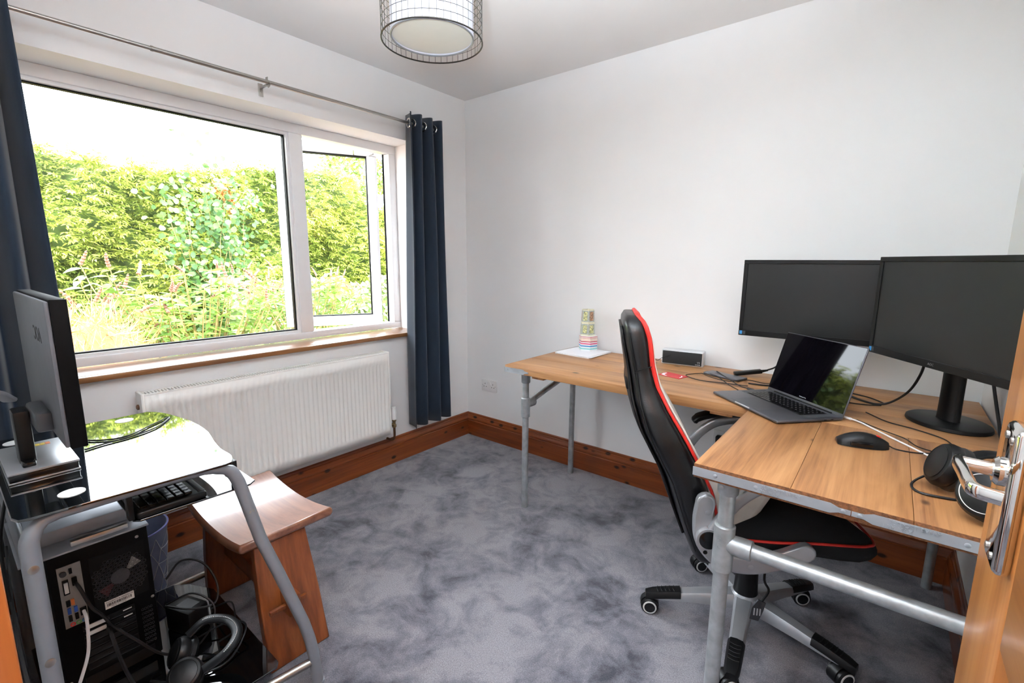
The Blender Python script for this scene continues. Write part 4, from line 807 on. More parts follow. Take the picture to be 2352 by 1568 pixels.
for x, sp_ in ((1.10, 1), (0.455, 0)):
    b = bmnew(); rt = 0.0165; X_ = lambda d_: x+sp_*d_
    pts = [(x, -2.437, 0.02), (x, -2.437, 0.40), (x, -2.437, 0.68)] + [tuple(v) for v in spline([(x, -2.437, 0.69), (x, -2.434, 0.728), (x, -2.415, 0.757), (x, -2.385, 0.766)], 4)] + [(x, -2.2, 0.767)] + [tuple(v) for v in spline([(x, -2.11, 0.765), (x, -2.07, 0.755), (x, -2.045, 0.738), (x, -2.030, 0.705)], 4)] + [(X_(0.02), -1.995, 0.525), (X_(0.035), -1.962, 0.41)] + [tuple(v) for v in spline([(X_(0.06), -1.91, 0.22), (X_(0.068), -1.899, 0.16), (X_(0.074), -1.894, 0.11)], 4)] + [(X_(0.085), -1.891, 0.02)]
    tube(b, pts, [0.0118 if (p[2] > 0.759) else (0.014 if p[2] > 0.745 else rt) for p in pts], 16); obj('side_frame', b, m_grey, tr)
    b = bmnew(); cyl(b, (x, -2.437, 0.085), (X_(0.076), -1.893, 0.085), 0.012, 14); obj('side_rail', b, m_steel, tr)
    for xf_, yf in ((x, -2.437), (X_(0.0865), -1.891)): b = bmnew(); cyl(b, (xf_, yf, 0), (xf_, yf, 0.02), 0.018, 14); obj('rubber_foot', b, m_grey, tr)
b = bmnew(); cyl(b, (0.455, -2.437, 0.62), (1.10, -2.437, 0.62), 0.011, 12); obj('cross_rail', b, m_grey, tr)
for y in (-2.263, -2.03): b = bmnew(); box(b, (1.06, y-0.006, 0.687), (1.085, y+0.006, 0.76), r=0.002); obj('tray_hanger', b, m_black, tr)
b = bmnew(); box(b, (1.03, -2.37, 0.655), (1.045, -2.265, 0.667), r=0.002); obj('tray_runner', b, m_steel, tr)
for y, z in ((-2.437, 0.667), (-2.437, 0.445)): rivet((1.10+0.0165, y, z), (1, 0, 0), 0.0095, m_steel, tr, 'bolt')
rivet((1.108+0.0165, -2.012, 0.615), (1, 0, 0), 0.008, m_steel, tr, 'bolt')
for x, y in ((0.53, -2.15), (1.05, -2.355), (0.53, -2.40)): b = bmnew(); lathe(b, [(0.024, 0), (0.024, 0.0012), (0.021, 0.0016)], 24, Matrix.Translation((x, y, GZ))); part(obj('glass_mount', b, m_white, tr), 'round pale disc fixing in the glass')

# keyboard on the tray
kb = thing('keyboard', 'black keyboard on the pull-out tray of the trolley', 'keyboard', (0.87, -2.180, 0.6876))
b = bmnew(); box(b, (-0.225, -0.075, 0.0), (0.225, 0.075, 0.018), r=0.006, seg=3); obj('case', b, m_black, kb)
b = bmnew(); box(b, (-0.215, 0.058, 0.016), (0.215, 0.073, 0.0195), r=0.001); obj('wrist_edge', b, m_dgrey, kb)
b = bmnew()
for r_ in range(6):
    for k in range(21): x = -0.212+k*0.0202; y = -0.066+r_*0.0192; box(b, (x, y, 0.017), (x+0.0172, y+0.0162, 0.0245), r=0.0015, seg=1)
obj('keys', b, m_blackg, kb)

# small monitor seen from behind (screen faces +y)
sm = thing('monitor', 'small monitor on the trolley seen from its grey back', 'monitor', (0.79, -2.333, 0.8856))
b = bmnew(); box(b, (-0.265, -0.012, 0), (0.265, 0.018, 0.335), r=0.003); obj('bezel', b, M('matt_black_rim', (8, 8, 9), 0.6, spec=0.12), sm)
m_monb = M('grey_monitor_back', (92, 93, 98), 0.55, var=0.05)
b = bmnew(); box(b, (-0.262, -0.020, 0.004), (0.262, -0.011, 0.331), r=0.004); bk = obj('back_cover', b, m_monb, sm)
b = bmnew(); box(b, (-0.25, 0.0175, 0.02), (0.25, 0.0185, 0.32)); obj('screen', b, m_screen, sm, smooth=False)
text('logo', 'AOC', 0.05, frame_mtx((0.10, -0.0201, 0.245), (-1, 0, 0), (0, 0, 1)), m_ink, bk, 0.0004)
b = bmnew(); box(b, (-0.03, -0.05, 0.015), (0.13, -0.018, 0.062), r=0.008); obj('stand_mount', b, m_dgrey, sm)
b = bmnew(); box(b, (-0.02, -0.080, -0.080), (0.045, -0.05, 0.055), r=0.005); obj('stand_neck', b, m_black, sm)
b = bmnew(); box(b, (-0.128, -0.106, -0.10), (0.108, 0.016, -0.078), r=0.002); obj('base_core', b, m_blackg, sm)
for z0, z1 in ((-0.079, -0.074), (-0.10, -0.096)): b = bmnew(); box(b, (-0.13, -0.108, z0), (0.11, 0.018, z1), r=0.001); obj('base_plate', b, m_silver, sm)
for k, mm in enumerate((m_green, m_green, m_yel, m_yel, m_org)): b = bmnew(); box(b, (-0.105, -0.06+k*0.010, -0.0742), (-0.085, -0.051+k*0.010, -0.0734)); obj('energy_label', b, mm, sm, smooth=False)
b = bmnew(); tube(b, spline([(-0.02, -0.075, 0.075), (0.02, -0.10, 0.105), (0.05, -0.125, 0.10), (0.07, -0.14, 0.06), (0.075, -0.14, 0.01)], 5), 1.0, 12, flat=(0.030, 0.012)); obj('cable_holder', b, m_lgrey, sm)
b = bmnew(); box(b, (0.05, -0.080, -0.0745), (0.085, -0.055, -0.062), r=0.004); obj('stand_clip', b, m_blackg, sm)
cable('looped_lead', [(0.62, -2.30, GZ+0.004), (0.70, -2.245, GZ+0.003), (0.72, -2.185, GZ+0.003), (0.66, -2.11, GZ+0.003), (0.612, -2.052, GZ+0.003), (0.635, -2.06, GZ+0.003), (0.70, -2.11, GZ+0.003), (0.735, -2.18, GZ+0.003), (0.745, -2.24, GZ+0.003), (0.76, -2.285, GZ+0.003)], 0.0026, m_cable, 'thin black lead folded in a loop on the trolley glass')

# PC tower on the lower shelf, rear towards the door (+x)
m_pcb = M('black_case_steel', (6, 6, 7), 0.5, var=0.1, spec=0.15)
pc = thing('computer_tower', 'black computer tower with its ports facing the door on the trolley shelf', 'computer', (0.80, -2.29, 0.1006))
TW, TH, TD = 0.216, 0.43, 0.42
b = bmnew(); box(b, (-TD, -TW/2, 0.008), (0, TW/2, TH), r=0.003); obj('case', b, m_pcb, pc)
b = bmnew(); box(b, (-TD+0.10, -TW/2-0.05, TH), (0.006, TW/2+0.004, TH+0.006), r=0.002); part(obj('grey_top_sheet', b, m_lgrey, pc), 'pale grey sheet on top of the tower')
b = bmnew()
for sx in (-TD+0.05, -0.05):
    for sy in (-0.08, 0.08): cyl(b, (sx, sy, 0), (sx, sy, 0.012), 0.014, 12)
obj('case_feet', b, m_black, pc)
def flat(nm, y0, z0, y1, z1, m, x=0.0, th=0.002, par=None, r=0): b = bmnew(); box(b, (x-0.001, y0, z0), (x+th, y1, z1), r=r); return obj(nm, b, m, par or pc, smooth=r > 0)
io = flat('port_shield', -0.092, 0.215, -0.044, 0.395, m_port)
def pip(nm, y, z, w_, h_, m, d_=0.006): return flat(nm, y-w_/2, z-h_/2, y+w_/2, z+h_/2, m, 0.002, d_, io, 0)
b = bmnew(); cyl(b, (0.001, -0.081, 0.375), (0.008, -0.081, 0.375), 0.007, 14); obj('round_port', b, m_dgrey, io)
pip('usb_port', -0.066, 0.378, 0.006, 0.014, m_gasket); pip('video_port', -0.079, 0.335, 0.012, 0.042, m_gasket, 0.004); pip('video_plug_face', -0.079, 0.335, 0.008, 0.03, m_lbl, 0.008); pip('video_port', -0.061, 0.345, 0.01, 0.022, m_gasket)
pip('usb_port', -0.080, 0.288, 0.008, 0.016, m_gasket); pip('sound_port', -0.071, 0.288, 0.007, 0.016, m_org)
for y in (-0.080, -0.067): pip('usb_port', y, 0.265, 0.007, 0.016, m_usb)
for y in (-0.080, -0.067): pip('usb_port', y, 0.243, 0.007, 0.016, m_gasket)
pip('network_port', -0.053, 0.250, 0.013, 0.02, m_gasket)
for y, mm in ((-0.077, m_red), (-0.065, m_green), (-0.053, m_blue)):
    b = bmnew(); tube(b, [(0.003, y+0.0045*math.cos(k*PI/6), 0.222+0.0045*math.sin(k*PI/6)) for k in range(12)], 0.0013, 6, closed=True); obj('sound_port', b, mm, io)
# fan grille: hexagonal punched holes as real rings
fan = flat('fan_panel', -0.028, 0.225, 0.095, 0.39, m_gasket, 0.0, 0.0012)
b = bmnew()
for r_ in range(15):
    for k in range(11):
        y = -0.022+k*0.0108+(0.0054 if r_ % 2 else 0); z = 0.236+r_*0.0098
        if (y-0.034)**2+(z-0.305)**2 < 0.066**2: tube(b, [(0.0016, y+0.0046*math.cos(q*PI/3+PI/6), z+0.0046*math.sin(q*PI/3+PI/6)) for q in range(6)], 0.0007, 4, closed=True)
obj('punched_grille', b, m_dgrey, fan, smooth=False)
b = bmnew(); lathe(b, [(0.022, 0.0), (0.022, 0.002)], 24, frame_mtx((0.0, 0.034, 0.305), (0, 1, 0), (0, 0, 1))); obj('fan_hub', b, m_dgrey, fan)
for k in range(2):
    b = bmnew(); a0 = (0.5, 3.6)[k]; prism(b, [(0.034+r*math.cos(a), 0.305+r*math.sin(a)) for r, a in ((0.024, a0), (0.055, a0-0.1), (0.057, a0+0.5), (0.024, a0+0.35))], 'x', 0.0008, 0.0014); obj('fan_blade', b, M('dark_fan_red', (70, 16, 18), 0.6) if k else m_port, fan, smooth=False)
lb = flat('serial_label', -0.008, 0.222, 0.058, 0.246, m_lbl, 0.0015, 0.0008)
b = bmnew(); rnd = random.Random(3)
y = -0.004
while y < 0.052: ww = rnd.choice((0.0006, 0.0012, 0.0018)); box(b, (0.0022, y, 0.229), (0.0027, y+ww, 0.2375)); y += ww+rnd.choice((0.0008, 0.0014))
obj('barcode', b, m_ink, lb, smooth=False)
text('lettering', 'A2034MTCX1000600119', 0.0058, frame_mtx((0.0024, 0.025, 0.2412), (0, 1, 0), (0, 0, 1)), m_ink, lb, 0.0002); text('lettering', 'MADE IN CHINA', 0.0046, frame_mtx((0.0024, 0.022, 0.2255), (0, 1, 0), (0, 0, 1)), m_ink, lb, 0.0002)
for k in range(7):
    z = 0.196-k*0.0205; sl = flat('slot_cover', -0.060, z-0.008, 0.055, z+0.008, m_black if k > 1 else m_gasket, 0.0, 0.004, None, 0.0008)
    flat('slot_edge', -0.060, z-0.0088, 0.055, z-0.0078, m_dgrey, 0.003, 0.0016, sl)
    if k < 2:
        flat('video_port', -0.048, z-0.005, -0.012, z+0.005, m_lbl, 0.004, 0.004, sl)
        for yy in (-0.054, -0.006): b = bmnew(); cyl(b, (0.004, yy, z), (0.009, yy, z), 0.0028, 8); obj('port_screw', b, m_steel, sl)
        flat('display_port', 0.028, z+0.001, 0.048, z+0.003, m_lbl, 0.004, 0.002, sl)
flat('power_supply_plate', -0.07, 0.012, 0.09, 0.045, m_black, 0.0, 0.003)
b = bmnew()
for r_ in range(9):
    for k in range(4): b2 = (0.072+k*0.007, 0.06+r_*0.014); tube(b, [(0.0016, b2[0]+0.0026*math.cos(q*PI/3), b2[1]+0.0042*math.sin(q*PI/3)) for q in range(6)], 0.0006, 4, closed=True)
obj('side_vent', b, m_dgrey, pc, smooth=False)
for y, z in ((0.082, 0.405), (-0.1, 0.05), (0.1, 0.2)): rivet((0.0, y, z), (1, 0, 0), 0.0045, m_steel, pc, 'thumb_screw')
bx_ = tag(obj('flat_box', box(bmnew(), (0.49, -2.42, 0.537), (0.735, -2.195, 0.575), r=0.004), m_lgrey), 'flat grey box lying on top of the computer tower', 'box')

cable('network_cable', [(0.808, -2.343, 0.352), (0.835, -2.343, 0.345), (0.845, -2.345, 0.31), (0.85, -2.352, 0.25), (0.86, -2.375, 0.19), (0.87, -2.395, 0.15), (0.865, -2.385, 0.115), (0.86, -2.375, 0.107)], 0.0042, m_white, 'white network lead hanging from the back of the tower')
cable('video_cable', [(0.815, -2.30, 0.275), (0.85, -2.30, 0.27), (0.87, -2.295, 0.22), (0.88, -2.285, 0.16), (0.90, -2.275, 0.12), (0.94, -2.27, 0.106)], 0.005, m_cable, 'thick black lead hanging from the lower ports of the tower')
cable('video_cable', [(0.812, -2.351, 0.445), (0.83, -2.345, 0.43), (0.835, -2.33, 0.37), (0.835, -2.31, 0.33), (0.83, -2.29, 0.28), (0.85, -2.25, 0.22), (0.87, -2.20, 0.15), (0.88, -2.14, 0.11)], 0.0042, m_cable, 'black lead running diagonally down from the top port of the tower')
cable('adapter_cable', [(0.74, -2.14, 0.30), (0.72, -2.09, 0.33), (0.75, -2.04, 0.31), (0.80, -2.02, 0.25), (0.83, -2.04, 0.2), (0.80, -2.10, 0.20), (0.74, -2.15, 0.21)], 0.0035, m_cable, 'black lead looped in the air beside the tower')
cable('adapter_cable', [(0.75, -2.15, 0.22), (0.80, -2.09, 0.25), (0.85, -2.05, 0.21), (0.87, -2.07, 0.15), (0.87, -2.12, 0.109), (0.83, -2.13, 0.109)], 0.003, m_cable, 'black lead curling down onto the trolley shelf beside the tower')
cable('adapter_cable', [(0.83, -2.11, 0.109), (0.86, -2.02, 0.13), (0.93, -1.99, 0.14), (0.98, -2.04, 0.11), (1.0, -2.10, 0.106), (0.95, -2.2, 0.106), (0.90, -2.24, 0.106)], 0.003, m_cable, 'black lead sweeping round the headphones on the trolley shelf')
cable('adapter_cable', [(0.72, -2.02, 0.109), (0.78, -2.015, 0.15), (0.86, -2.0, 0.19), (0.92, -2.02, 0.14), (0.90, -2.06, 0.109)], 0.0026, m_cable, 'thin black lead standing in an arch on the trolley shelf')
cable('adapter_cable', [(0.70, -2.44, 0.70), (0.85, -2.47, 0.62), (1.0, -2.472, 0.5), (1.02, -2.47, 0.35), (0.95, -2.47, 0.22), (0.9, -2.46, 0.03)], 0.004, m_cable, 'black lead dropping behind the trolley by the wall')
cable('adapter_cable', [(0.8, -2.46, 0.6), (1.05, -2.475, 0.5), (1.22, -2.47, 0.36), (1.2, -2.46, 0.2), (1.05, -2.46, 0.01)], 0.0035, m_cable, 'black lead bowing out beside the rear leg of the trolley')
ps = thing('power_brick', 'black power adapter brick standing on the trolley shelf', 'adapter', (0.74, -2.095, 0.1006), math.radians(20))
b = bmnew(); box(b, (-0.055, -0.035, 0.0), (0.055, 0.035, 0.085), r=0.008); obj('case', b, m_black, ps)
b = bmnew(); box(b, (-0.02, -0.02, 0.0845), (0.035, 0.02, 0.0858)); obj('printed_label', b, m_dgrey, ps, smooth=False)
headphones('black headphones with white stitched headband on the trolley shelf', Matrix.Translation((0.97, -2.12, 0.10)),
           [(1, (0.04, -0.06, 0.046), rzm(60) @ rx(35)), (-1, (-0.055, -0.035, 0.046), rzm(-10) @ rx(60))], 0.044,
           [(-0.07, -0.02, 0.085), (-0.07, 0.03, 0.105), (-0.02, 0.075, 0.105), (0.05, 0.075, 0.10), (0.09, 0.03, 0.09), (0.085, -0.03, 0.07)], False, True)

# ================================================================== STOOL, BIN
so = thing('saddle_stool', 'wooden saddle seat stool with tapered slab legs beside the trolley', 'stool')
sx0, sx1, sy0, sy1 = 0.515, 0.992, -2.012, -1.697; n = 20; rings = []
for k in range(n+1):
    u = k/n; x = sx0+(sx1-sx0)*u; c = (2*u-1)**2; zt = 0.424+0.028*c; th = 0.040-0.008*c; e = 0.010
    rings.append([(x, sy0, zt-th*0.6), (x, sy0+0.004, zt-0.006), (x, sy0+e, zt), (x, (sy0+sy1)/2, zt-0.004), (x, sy1-e, zt), (x, sy1-0.004, zt-0.006), (x, sy1, zt-th*0.6), (x, sy1-e, zt-th), (x, sy0+e, zt-th)])
b = bmnew(); loft(b, rings); o = obj('seat', b, m_stoolt, so, ang=45); mo = o.modifiers.new('bevel', 'BEVEL'); mo.width = 0.008; mo.segments = 3; mo.limit_method = 'ANGLE'; mo.angle_limit = math.radians(50)
for xb, xt, s in ((1.035, 0.975, 1), (0.475, 0.535, -1)):
    b = bmnew(); ta_, tb_ = 0.034, 0.034
    yt0, yt1, yb0, yb1 = -1.962, -1.795, -1.966, -1.765
    def q(x, y0, y1, z): return [(x-s*ta_, y0, z), (x, y0, z), (x, y1, z), (x-s*ta_, y1, z)]
    loft(b, [q(xb, yb0, yb1, 0.0), q(xb*0.5+xt*0.5, (yb0+yt0)/2-0.004, (yb1+yt1)/2+0.004, 0.2), q(xt, yt0, yt1, 0.412)]); o = obj('leg', b, m_stool, so, ang=40); mo = o.modifiers.new('bevel', 'BEVEL'); mo.width = 0.004; mo.segments = 2
b = bmnew(); box(b, (0.480, -1.905, 0.175), (1.058, -1.865, 0.245), r=0.005); obj('stretcher', b, m_stool, so)
for x in (1.032, 0.486): b = bmnew(); box(b, (x-0.006, -1.955, 0.200), (x+0.006, -1.835, 0.214), r=0.002); obj('wedge', b, m_stool, so)

bi = thing('waste_bin', 'blue grey plastic bin with pale geometric lines behind the trolley', 'bin', (0.25, -2.13, 0))
b = bmnew(); n = 32
V = [[b.verts.new((r*math.cos(2*PI*k/n), r*math.sin(2*PI*k/n), z)) for k in range(n)] for r, z in ((0.095, 0), (0.121, 0.275), (0.124, 0.28), (0.119, 0.28), (0.093, 0.006))]
for A, B in zip(V, V[1:]):
    for k in range(n): b.faces.new((A[k], A[(k+1) % n], B[(k+1) % n], B[k]))
b.faces.new(list(reversed(V[0]))); b.faces.new(V[-1]); obj('bucket', b, m_bin, bi)
b = bmnew(); tube(b, [(0.1225*math.cos(2*PI*k/40), 0.1225*math.sin(2*PI*k/40), 0.278) for k in range(40)], 0.003, 6, closed=True); obj('rim', b, M('lilac_rim', (120, 124, 190), 0.5), bi)
b = bmnew(); bp = lambda a, z: Vector(((0.0962+0.0258*z/0.275)*math.cos(a), (0.0962+0.0258*z/0.275)*math.sin(a), z))
rnd = random.Random(5); nodes = [[(2*PI*(k+(0.5 if j % 2 else 0)+rnd.uniform(-.2, .2))/12, 0.01+j*0.06+(rnd.uniform(-.012, .012) if 0 < j < 4 else 0)) for k in range(12)] for j in range(5)]
for j in range(4):
    for k in range(12):
        a0, z0_ = nodes[j][k]
        for kk in (k, k+(1 if j % 2 else -1), ):
            a1, z1_ = nodes[j+1][kk % 12]; a1 += 2*PI*(kk//12)
            tube(b, [bp(a0+(a1-a0)*t/4, z0_+(z1_-z0_)*t/4) for t in range(5)], 0.0011, 4)
        if k % 2: a1, z1_ = nodes[j][(k+1) % 12]; a1 += 2*PI*((k+1)//12); tube(b, [bp(a0+(a1-a0)*t/4, z0_+(z1_-z0_)*t/4) for t in range(5)], 0.0011, 4)
obj('line_pattern', b, m_inkw, bi)
b = bmnew(); box(b, (-0.06, -0.03, 0.02), (0.0, 0.03, 0.262), mtx=rzm(20) @ ry(6)); tag(obj('cardboard_tube', b, M('brown_card', (176, 140, 96), 0.8), None), 'folded brown cardboard standing in the waste bin', 'cardboard'); bpy.data.objects['cardboard_tube'].location = (0.265, -2.14, 0.008)

# ================================================================== GARDEN OUTSIDE THE WINDOW
rng = np.random.default_rng(11)
m_soil = M('dry_soil_ground', (150, 118, 88), 0.95, var=0.3, scale=6, bmp=0.3)
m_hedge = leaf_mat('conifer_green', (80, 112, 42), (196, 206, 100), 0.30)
m_hcore = M('hedge_inner_green', (70, 90, 38), 0.9, var=0.4, scale=8)
m_climb = leaf_mat('pale_round_leaf', (62, 98, 50), (122, 152, 86), 0.35)
m_bud = leaf_mat('long_leaf_green', (80, 120, 46), (148, 178, 84), 0.40)
m_ivy = leaf_mat('variegated_leaf', (72, 100, 44), (172, 180, 124), 0.30)
m_straw = leaf_mat('straw', (176, 120, 66), (228, 186, 128), 0.2)
m_rust = leaf_mat('rust_leaf', (176, 96, 50), (214, 140, 84), 0.3)
m_stem = M('green_brown_stem', (136, 120, 72), 0.8, var=0.2)
m_spike = M('faded_pink_flower', (118, 78, 64), 0.85, var=0.25, scale=120)
m_trunk = M('bark', (96, 78, 58), 0.9, var=0.3, scale=20, bmp=0.4)

def foliage(name, C, D, Nn, L, Wd, m, parent, shape='leaf', tone=None):
    """C centres, D pointing directions, Nn leaf normals, L lengths, Wd widths -> one mesh of folded pointed leaves"""
    n = len(C); D = D/np.linalg.norm(D, axis=1)[:, None]; S = np.cross(Nn, D); S /= np.linalg.norm(S, axis=1)[:, None]+1e-9; Nn = np.cross(D, S)
    L = np.broadcast_to(L, (n,))[:, None]; Wd = np.broadcast_to(Wd, (n,))[:, None]
    if shape == 'round': st = [(0, 0, 0), (0.3, 0.5, .08), (0.75, 0.42, .06), (1, 0, -.05), (0.75, -0.42, .06), (0.3, -0.5, .08)]; fc = [(0, 1, 2, 3), (0, 3, 4, 5)]
    else: st = [(0, 0, 0), (0.35, 0.5, .12), (1, 0, -.12), (0.35, -0.5, .12)]; fc = [(0, 1, 2), (0, 2, 3)]
    V = np.stack([C + D*L*a + S*Wd*b_ + Nn*Wd*c for a, b_, c in st], 1).reshape(-1, 3)
    k = len(st); base = (np.arange(n)*k)[:, None]; fl = np.concatenate([base+np.array(f)[None, :] for f in fc], 1).reshape(-1)
    q = len(fc[0]); nf_ = n*len(fc)
    me = bpy.data.meshes.new(name); me.vertices.add(len(V)); me.vertices.foreach_set('co', V.astype(np.float32).ravel())
    me.loops.add(len(fl)); me.loops.foreach_set('vertex_index', fl.astype(np.int32)); me.polygons.add(nf_); me.polygons.foreach_set('loop_start', (np.arange(nf_)*q).astype(np.int32))
    me.update(calc_edges=True)
    t = rng.uniform(0.1, 0.9, n) if tone is None else tone
    at = me.attributes.new('tone', 'FLOAT', 'POINT'); at.data.foreach_set('value', np.repeat(t, k).astype(np.float32))
    o = link(name, me, m, parent, False); o['kind'] = 'stuff'; return o
def unit(n): v = rng.normal(size=(n, 3)); return v/np.linalg.norm(v, axis=1)[:, None]

GZ0 = -0.15
b = bmnew(); box(b, (-30, -25, GZ0-0.1), (-0.3, 30, GZ0)); g = obj('garden_ground', b, m_soil, smooth=False); struct(g, 'dry bare soil of the garden outside the window')

# conifer hedge
HX = -4.9
def top(y): return np.interp(y, [-6, -2.6, -1.6, -0.9, -0.3, 0.3, 0.9, 1.5, 2.0, 2.5, 3.2, 4.5, 7], [2.9, 2.72, 2.52, 2.42, 2.44, 2.56, 2.70, 2.74, 2.66, 2.36, 2.1, 2.1, 2.3])
def bulge(y, z): return 0.16*np.sin(y*2.1+z*1.3)+0.11*np.sin(y*4.7-z*3.1+1)+0.08*np.sin(z*6.2+y*1.7)+0.05*np.sin(y*11+z*7)
hg = thing('conifer_hedge', 'tall clipped yellow green conifer hedge across the garden', 'hedge', (0, 0, 0))
b = bmnew()
def hfn(u, v):
    y = -6+13*u; t = float(top(y))-0.05
    if v < 0.75: z = GZ0+(t-GZ0)*v/0.75; x = HX-0.14+float(bulge(y, z))*0.9
    else: q = (v-0.75)/0.25; z = t+0.06*math.sin(PI*q); x = HX-0.14+float(bulge(y, t))*0.9-0.9*q
    return (x, y, z)
grid(b, hfn, 130, 40); obj('dense_core', b, m_hcore, hg, ang=80)
n = 24000; y = rng.uniform(-5, 6.2, n); tz = top(y); z = GZ0+0.1+(tz-GZ0-0.1)*rng.uniform(0, 1, n)**0.85
jag = 0.10*np.sin(y*9)+0.06*np.sin(y*23+1); z = np.where(rng.uniform(0, 1, n) < 0.08, tz-0.08+np.abs(jag)*rng.uniform(0, 1.3, n), z)
x = HX+bulge(y, z)+rng.normal(0, 0.05, n); C0 = np.stack([x, y, z], 1)
D0 = np.stack([rng.uniform(0.4, 1.0, n), rng.normal(0, 0.55, n), rng.uniform(-0.55, 0.45, n)], 1); D0 /= np.linalg.norm(D0, axis=1)[:, None]
N0 = np.stack([rng.normal(0.1, 0.35, n), rng.normal(0, 0.35, n), np.ones(n)], 1); S0 = np.cross(N0, D0); S0 /= np.linalg.norm(S0, axis=1)[:, None]
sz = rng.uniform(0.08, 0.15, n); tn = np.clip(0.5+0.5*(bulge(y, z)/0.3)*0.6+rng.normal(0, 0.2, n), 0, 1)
Cs, Ds, Ns, Ls, Ws, Ts = [], [], [], [], [], []
for k in range(7):
    along = (k//2)*0.27 if k < 6 else 0.75; side = (1 if k % 2 else -1) if k < 6 else 0
    Cs.append(C0+D0*(sz*along)[:, None]); dd = D0*0.75+S0*side*0.75+rng.normal(0, 0.12, (n, 3)); dd[:, 2] -= 0.15; Ds.append(dd); Ns.append(N0+rng.normal(0, 0.2, (n, 3)))
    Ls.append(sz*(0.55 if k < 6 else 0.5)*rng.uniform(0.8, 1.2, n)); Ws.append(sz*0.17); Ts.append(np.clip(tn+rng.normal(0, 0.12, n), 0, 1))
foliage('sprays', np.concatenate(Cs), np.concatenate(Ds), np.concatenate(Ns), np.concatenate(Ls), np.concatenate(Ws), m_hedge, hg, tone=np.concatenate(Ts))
n = 220; yc = rng.normal(0.18, 0.07, n); zc_ = 2.15+(yc-0.18)*-1.1+rng.normal(0, 0.08, n)
part(foliage('rusty_patch', np.stack([HX+bulge(yc, zc_)+rng.uniform(0.05, 0.16, n), yc, zc_], 1), unit(n)+np.array([0.6, 0, -0.4]), unit(n)+np.array([0.8, 0, 0.5]), rng.uniform(0.05, 0.10, n), 0.025, m_rust, hg), 'patch of rust coloured dead foliage')

# climber with round pale leaves in front of the hedge
cl = thing('climbing_plant', 'climbing plant with round pale green leaves in front of the hedge', 'plant', (-4.45, -0.05, GZ0))
b = bmnew(); pcs = []
for k in range(9):
    ya = rng.uniform(-0.35, 0.35); pth = [(rng.uniform(-0.15, 0.1), ya*0.4, 0)]
    for q in range(1, 7): pth.append((rng.uniform(-0.1, 0.12), ya*(0.5+q*0.17)+rng.normal(0, 0.09), q*(0.40 if k else 0.5)*rng.uniform(0.9, 1.05)))
    P = spline(pth, 6); tube(b, P, [0.008-0.006*i/len(P) for i in range(len(P))], 5); pcs += P[6:]
obj('stems', b, m_stem, cl)
pc_ = np.array([tuple(p) for p in pcs]); n = 1500; idx = rng.integers(0, len(pc_), n); cc = pc_[idx]+rng.normal(0, 1, (n, 3))*np.array([0.10, 0.13, 0.08])
foliage('leaves', cc, unit(n)+np.array([0.5, 0, -0.5]), unit(n)*0.7+np.array([0.9, 0, 0.6]), rng.uniform(0.05, 0.085, n), rng.uniform(0.05, 0.08, n), m_climb, cl, 'round')

# butterfly bushes: long leaves in pairs on arching stems, faded flower spikes; nearest leaves are parts of their own
def long_leaf():
    b = bmnew(); st = [(0, 0.0), (0.15, 0.14), (0.4, 0.20), (0.7, 0.13), (1.0, 0.0)]
    Lf = [b.verts.new((a, w_, 0.03*math.sin(PI*a)+w_*0.25-0.10*a*a)) for a, w_ in st]; Mi = [b.verts.new((a, 0, 0.03*math.sin(PI*a)-0.10*a*a)) for a, w_ in st]; Rg = [b.verts.new((a, -w_, 0.03*math.sin(PI*a)+w_*0.25-0.10*a*a)) for a, w_ in st]
    for A, B in ((Lf, Mi), (Mi, Rg)):
        for k in range(4):
            vs = [v for v in (A[k], A[k+1], B[k+1], B[k])]
            if (vs[0].co-vs[3].co).length < 1e-6: vs = vs[:3]
            elif (vs[1].co-vs[2].co).length < 1e-6: vs = [vs[0], vs[1], vs[3]]
            b.faces.new(vs)
    me = bpy.data.meshes.new('leaf'); b.to_mesh(me); b.free(); me.materials.append(m_bud)
    me.polygons.foreach_set('use_smooth', [True]*len(me.polygons)); at = me.attributes.new('tone', 'FLOAT', 'POINT'); at.data.foreach_set('value', [0.5]*len(me.vertices)); return me
leaf_me = long_leaf()
def spike_mesh():
    b = bmnew(); pts = spline([(0, 0, 0), (0.01, 0, 0.35), (0.05, 0, 0.7), (0.12, 0, 1.0)], 5); tube(b, pts, [0.10+0.03*math.sin(i*2.1) - 0.08*(i/len(pts))**2 for i in range(len(pts))], 7)
    me = bpy.data.meshes.new('flower_spike'); b.to_mesh(me); b.free(); me.materials.append(m_spike); return me
spike_me = spike_mesh()
